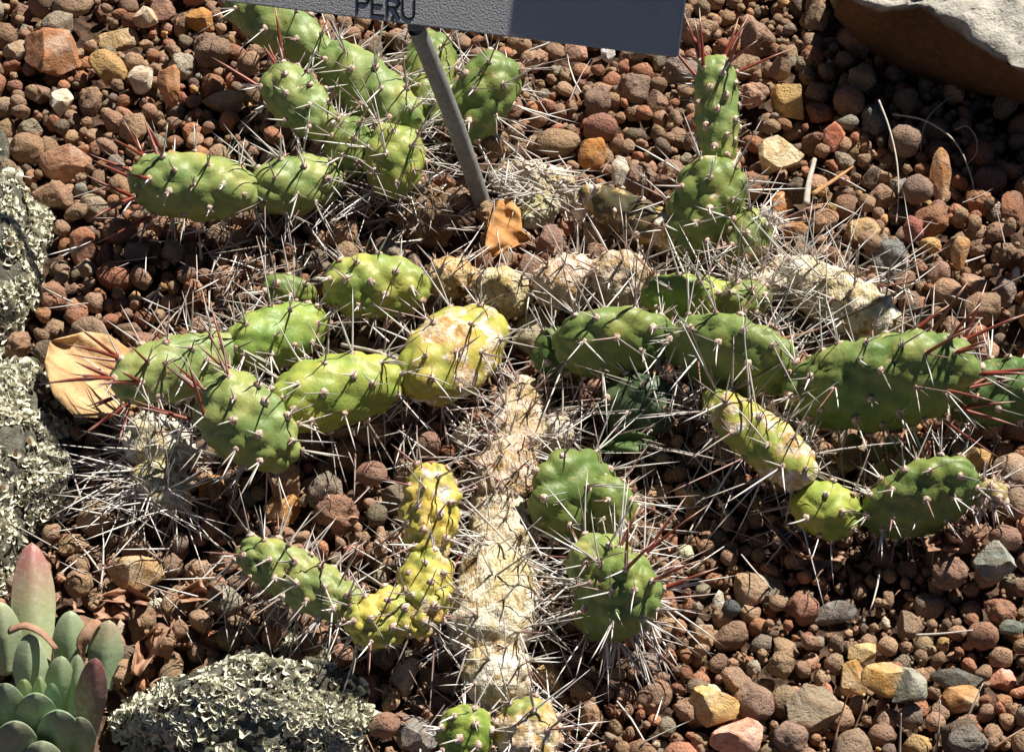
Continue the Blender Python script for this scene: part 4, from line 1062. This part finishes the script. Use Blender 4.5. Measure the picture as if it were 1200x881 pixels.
lichen_rock(-12, 548, .044, .086, .040, 'pale lichen crusted rock between the tan leaf and the succulent', 4600, 8)
lichen_rock(296, 862, .070, .034, .046, 'low rounded rock covered in curled lichen at the bottom of the frame', 6500, 15)
lichen_rock(340, 770, .020, .014, .012, 'small dark stone with a lichen tuft below the knobbly joint', 260, 21)
lichen_rock(-6, 195, .012, .030, .030, 'bare dark grey rock edge at the upper frame side', 60, 30)

# ------------------------------------------------------------------ succulent rosette
SUC = thing('succulent_plant', P(60, 845, 0), 'pale green succulent rosette with pink leaf tips', 'succulent')
def succ_leaf(b, t, w, color, blush, thick=.5, name='leaf', label=None):
    p0, p1 = P(*b), P(*t); org = np.array(SUC.location); a = (p1 - p0); L = a.length; a.normalize()
    view = ((p0 + p1) / 2 - CAMP).normalized(); s = a.cross(view).normalized(); n = s.cross(a).normalized()
    hw = w * mpp(p0) / 2; NU, NT_ = 30, 24; V, UU = [], []
    side = 1 if n.dot(view) < 0 else -1
    for i in range(NU):
        u = i / (NU - 1)
        r = (.55 + .45 * min(1, u / .55)) * max(0, 1 - max(0, (u - .45) / .55) ** 2.3) ** .62 if u > 0 else .0
        if i == 0: r = .3
        for k in range(NT_):
            th = 2 * math.pi * k / NT_
            x = math.cos(th); y = math.sin(th)
            dsp = 1 + .05 * nv((u * 3, x, y), 1.5, w)
            V.append(np.array(p0 + a * (L * u) + s * hw * r * x * dsp + n * hw * thick * r * (y if y * side < 0 else math.copysign(1 - abs(x) ** 1.3, y)) * dsp) - org); UU.append(u)
    F = [[i*NT_+k, (i+1)*NT_+k, (i+1)*NT_+(k+1) % NT_, i*NT_+(k+1) % NT_] for i in range(NU-1) for k in range(NT_)]
    o = link(name, mesh_np(name, V, np.array(F), attrs={'u': UU}), M_SUCC, SUC, color=(*color, 1 - blush))
    if label: o['label'] = label
PG, PG2 = (.30, .41, .23), (.19, .31, .18)  # PG2, mostly front leaves: their self-shade put into a darker green
for b, t, w, c, bl in [
    ((42, 800, .008), (37, 635, .048), 54, (.33, .37, .20), .95), ((8, 790, .01), (0, 705, .045), 44, (.36, .42, .24), .1),
    ((82, 800, .008), (82, 715, .040), 42, PG, .15), ((118, 810, .006), (128, 726, .036), 42, PG, .5),
    ((38, 835, .01), (34, 742, .046), 42, (.36, .44, .27), .15), ((66, 840, .012), (72, 768, .045), 36, PG, .15), ((86, 840, .012), (91, 766, .043), 24, PG, .2),
    ((28, 840, .02), (28, 795, .046), 22, (.36, .46, .2), .1), ((50, 840, .02), (46, 792, .045), 18, (.36, .46, .2), .1), ((62, 840, .02), (60, 800, .046), 20, PG2, .1),
    ((100, 872, .008), (112, 770, 0.060), 38, (.20, .15, .12), .9), ((45, 875, .01), (40, 812, 0.064), 52, PG2, .2), ((70, 888, .008), (66, 832, 0.058), 50, PG2, .15),
    ((12, 880, .012), (4, 800, 0.068), 50, PG2, .2), ((20, 910, .01), (16, 845, 0.062), 56, PG2, .3), ((98, 892, .006), (92, 840, 0.046), 36, PG2, .3), ((-10, 900, .01), (-12, 830, .05), 50, PG2, .2), ((50, 930, .008), (48, 868, 0.046), 54, PG2, .3)]:
    succ_leaf(b, t, w, c, bl)
tube('dried_leaf', [P(12, 738, .043), P(30, 733, .048), P(50, 742, .048), P(66, 760, .045)], .0036, M_DRYBROWN, SUC, SUC.location, flat=.45, r1=.0016)['label'] = 'withered pinkish brown leaf curled over the rosette'
tube('dried_leaf', [P(95, 775, .02), P(98, 750, .034), P(108, 733, .038), P(116, 728, .036)], .0046, M_DRYBROWN, SUC, SUC.location, flat=.4, r1=.0024)

# ------------------------------------------------------------------ leaves, twigs, litter
def leaf_sheet(name, pts, z_of, mat, label, cat, th=.0006, nu=26, nvv=14, curl=.004, seed=1., group=None):
    """pts: outline in px as pairs (left, right) along the length; real sheet with thickness"""
    base = P(*pts[len(pts)//2][0], 0); rows = []
    for i in range(nu):
        t = i / (nu - 1) * (len(pts) - 1); k = min(int(t), len(pts) - 2); f = t - k; f = f * f * (3 - 2 * f) * .5 + f * .5
        l = [pts[k][0][d] * (1 - f) + pts[k+1][0][d] * f for d in (0, 1)]; r = [pts[k][1][d] * (1 - f) + pts[k+1][1][d] * f for d in (0, 1)]
        row = []
        for j in range(nvv):
            g = j / (nvv - 1); px, py = l[0] * (1-g) + r[0] * g, l[1] * (1-g) + r[1] * g
            z = z_of(i / (nu - 1), g) + curl * nv((i * .12, g * 2, seed), 1.3, seed)
            row.append(P(px, py, z) - base)
        rows.append(row)
    V = [p for r in rows for p in r]; n = len(V)
    V += [p - Vector((0, 0, th)) for p in V]
    F = []
    for i in range(nu - 1):
        for j in range(nvv - 1):
            a = i * nvv + j; F += [(a, a+1, a+nvv+1, a+nvv), (n+a, n+a+nvv, n+a+nvv+1, n+a+1)]
    for i in range(nu - 1):
        a = i * nvv; b = a + nvv - 1; F += [(a, a+nvv, n+a+nvv, n+a), (b, n+b, n+b+nvv, b+nvv)]
    for j in range(nvv - 1):
        a = j; b = (nu-1)*nvv + j; F += [(a, n+a, n+a+1, a+1), (b, b+1, n+b+1, n+b)]
    o = link(name, mesh_np(name, V, F), mat, loc=base); return tag(o, label, cat, group)
leaf_sheet('fallen_leaf', [((58, 402), (62, 398)), ((52, 425), (100, 388)), ((62, 462), (128, 392)), ((88, 488), (150, 408)), ((128, 490), (166, 440)), ((160, 478), (166, 468))],
           lambda u, g: .014 + .022 * (1 - u) * (1 - g * .3) + .010 * abs(g - .5), M_LEAFDRY, 'broad tan fallen leaf behind the red spined tip', 'leaf')
leaf_sheet('fallen_leaf', [((582, 236), (596, 232)), ((573, 250), (610, 246)), ((570, 275), (612, 268)), ((568, 292), (622, 280)), ((566, 304), (585, 298))],
           lambda u, g: .012 + .012 * (1 - u) + .004 * abs(g - .5), M_LEAFORG, 'orange brown fallen leaf at the foot of the stake', 'leaf', seed=4.)
leaf_sheet('green_leaf', [((698, 527), (700, 528)), ((718, 512), (722, 531)), ((745, 505), (748, 529)), ((768, 512), (770, 516))],
           lambda u, g: .018 + .006 * u + .004 * abs(g - .5), M_GREENLEAF, 'dark green pointed leaf beside the broad cactus', 'leaf', seed=2.)
WEED = thing('weed', P(1040, 545, 0), 'small weed with olive and brown oval leaves under the big joint', 'weed')
for (px, py, w, h, rot) in [(1000, 525, 20, 24, .4), (1022, 540, 26, 24, -.5), (1045, 530, 24, 20, .2), (1060, 548, 24, 22, 1.0), (990, 552, 26, 20, .8), (1030, 560, 26, 22, -.2), (1072, 525, 30, 22, .3), (1012, 512, 20, 16, 0), (1050, 508, 24, 16, .2)]:
    c = P(px, py, .022); s = mpp(c); V, F = [], []
    for i in range(9):
        u = i / 8; ww = math.sin(math.pi * min(1, u * .97 + .015)) ** .7
        for j in (-1, -.4, .4, 1):
            x, y = (u - .5) * h * s, j * ww * w * s / 2
            V.append(Vector((x * math.cos(rot) - y * math.sin(rot), x * math.sin(rot) + y * math.cos(rot), .004 * abs(j) + .004 * math.sin(3 * u) + random.uniform(-.0003, .0003))) + c - WEED.location)
    n = len(V); V += [v - Vector((0, 0, .0005)) for v in V]
    for i in range(8):
        for j in range(3): a = i*4+j; F += [(a, a+1, a+5, a+4), (n+a, n+a+4, n+a+5, n+a+1)]
    link('leaf', mesh_np('leaf', V, F), M_WEED, WEED)
tube('stem', [P(1040, 560, 0), P(1042, 545, .012), P(1045, 530, .022)], .0008, M_WEED, WEED, WEED.location, n=6)

def twig(pts, r, mat, label, r1=None, name='dry_stalk', cat='stalk', flat=1.):
    w = []
    for px, py, z in pts:
        w.append(P(px, py, z))
    base = w[len(w)//2]
    o = tube(name, w, r * .72, mat, None, base, n=7, sub=6, r1=(r1 or r) * .5, flat=flat); o.location = base
    o.data.transform(Matrix.Scale(1, 4)); tag(o, label, cat, 'dry stalks and chips on the gravel')
twig([(1030, 118, .026), (1042, 150, .024), (1051, 190, .020), (1053, 232, .014), (1050, 262, .008)], .0010, M_TWIG, 'pale dry stalk standing in front of the dark grey stone', .0008)
twig([(1046, 134, .014), (1085, 142, .026), (1118, 165, .028), (1136, 200, .020), (1146, 242, .006)], .0011, M_TWIG, 'long curved stalk arching through the boulder shadow', .0009)
twig([(1115, 112, .016), (1090, 135, .022), (1080, 160, .018), (1079, 182, .006)], .0008, M_TWIG, 'short curved stalk beside the upright orange sliver')
twig([(1120, 152, .022), (1133, 148, .026), (1144, 162, .024), (1144, 180, .018), (1134, 192, .012)], .0006, M_TWIG, 'small hooked tendril in the boulder shadow')
twig([(952, 228, .018), (976, 212, .021), (1000, 195, .022)], .0028, M_CHIP, 'orange brown splinter of wood on the pebbles', .0012, 'wood_splinter', 'splinter', .6)
twig([(945, 240, .016), (948, 214, .020), (955, 186, .022)], .0034, M_TWIG, 'weathered grey bit of wood beside the orange splinter', .0028, 'wood_chip', 'wood', .6)
twig([(1073, 744, .012), (1105, 742, .014), (1140, 738, .013)], .0013, M_TWIG, 'short straw lying across the lower pebbles', .0008)
for pts, lb in (([(975, 885, .004), (985, 840, .018), (999, 800, .032)], 'dark stalk leaning beside the leaning golden slab'), ([(990, 890, .004), (1003, 850, .016), (1018, 815, .028)], 'second dark stalk below the leaning golden slab'),
                ([(1054, 885, .006), (1055, 860, .016), (1056, 835, .026)], 'short white stalk at the lower edge'), ([(1096, 885, .006), (1100, 855, .018), (1102, 820, .030)], 'upright pale stalk near the lower corner'),
                ([(1118, 885, .006), (1132, 845, .020), (1152, 800, .034)], 'slanting pale stalk at the lower corner'), ([(1165, 876, .010), (1185, 862, .014), (1205, 850, .014)], 'brown stalk at the corner of the frame'),
                ([(400, 800, .012), (418, 838, .014), (440, 884, .014)], 'brown twig between the lichen rock and the pebbles')):
    twig(pts, .0011, M_DRYBROWN if 'dark' in lb or 'brown' in lb else M_TWIG, lb, .0006)
twig([(545, 585, .048), (575, 615, .050), (610, 650, .050), (645, 665, .045)], .0011, M_TWIG, 'curved dry stem lying over the corky cactus stem', .0007)
twig([(400, 404, .040), (440, 412, .044), (480, 425, .044), (500, 440, .042)], .0017, M_TWIG, 'bleached twig lying across the yellow joints', .0010)
twig([(905, 400, .052), (960, 385, .050), (1040, 350, .048)], .0016, M_DRYBROWN, 'brown dead twig crossing the white corky stem', .0008)

# withered leaves near the rosette and fine litter
wl = ['curled brown leaf beside the pink tipped rosette', 'looped withered leaf stalk by the rosette', 'brown leaf fragment above the lichen rock', 'pinkish dry leaf behind the rosette', 'crumpled dry leaf under the white spines',
      'brown scrap of leaf near the ochre stone', 'dry curled strip below the small green cactus', 'second dry strip under the small green cactus', 'withered scrap beside the spiny bud']
wp = [[(190, 735), (170, 760), (158, 790)], [(135, 800), (150, 818), (168, 805), (160, 780)], [(225, 790), (250, 780), (275, 788)], [(110, 720), (130, 712), (150, 722)], [(120, 700), (150, 695), (175, 705)],
      [(210, 700), (235, 690), (260, 700)], [(905, 612), (930, 635), (945, 650)], [(940, 650), (965, 645), (990, 652)], [(1085, 640), (1105, 632), (1125, 640)]]
for li, (lb, pp) in enumerate(zip(wl, wp)):
    pr = []
    for i, (x, y) in enumerate(pp):
        dx, dy = (pp[min(i+1, len(pp)-1)][0] - pp[max(i-1, 0)][0], pp[min(i+1, len(pp)-1)][1] - pp[max(i-1, 0)][1]); L = math.hypot(dx, dy)
        w = random.uniform(7, 13) * (.5 if i in (0, len(pp)-1) else 1); pr.append(((x - dy / L * w, y + dx / L * w), (x + dy / L * w, y - dx / L * w)))
    q = P(*pp[1], .01); h0 = ground_h(q.x, q.y, .008)
    leaf_sheet('withered_leaf', pr, lambda u, g, h0=h0: h0 + .004 + .007 * (2 * abs(g - .5)) ** 2 + .003 * math.sin(u * 9), M_DRYBROWN, lb, 'leaf', curl=.012, seed=li * 3.3, group='withered leaves on the gravel')
LV, LF = [], []
for cx, cy, sx, sy, n in ((170, 690, 80, 70, 120), (560, 300, 90, 40, 70), (440, 830, 60, 40, 60), (920, 640, 60, 20, 40), (300, 260, 80, 30, 40), (620, 480, 50, 40, 60), (1080, 640, 60, 20, 30), (700, 260, 60, 40, 50)):
    for _ in range(n):
        q = P(random.gauss(cx, sx), random.gauss(cy, sy), .005); h = ground_h(q.x, q.y) + random.uniform(.001, .004)
        th = random.uniform(0, 6.28); L, wd = random.uniform(.003, .009), random.uniform(.0006, .002); d = Vector((math.cos(th), math.sin(th), random.gauss(0, .25))); s = Vector((-d.y, d.x, random.gauss(0, .3)))
        k = len(LV); b = Vector((q.x, q.y, h))
        for f, wv, zz in ((-.5, .5, 0), (-.1, 1, .15), (.3, .8, .12), (.5, .2, 0)):
            for sg in (-1, 1): LV.append(b + d * L * f + s * wd * wv * sg * .5 + Vector((0, 0, L * zz)))
        for i in range(3): LF.append((k + 2*i, k + 2*i + 1, k + 2*i + 3, k + 2*i + 2))
lt = link('leaf_litter', mesh_np('leaf_litter', LV, LF), M_DRYBROWN)
tag(lt, 'scraps of dry brown leaf litter between stones and cacti', 'litter', kind='stuff')
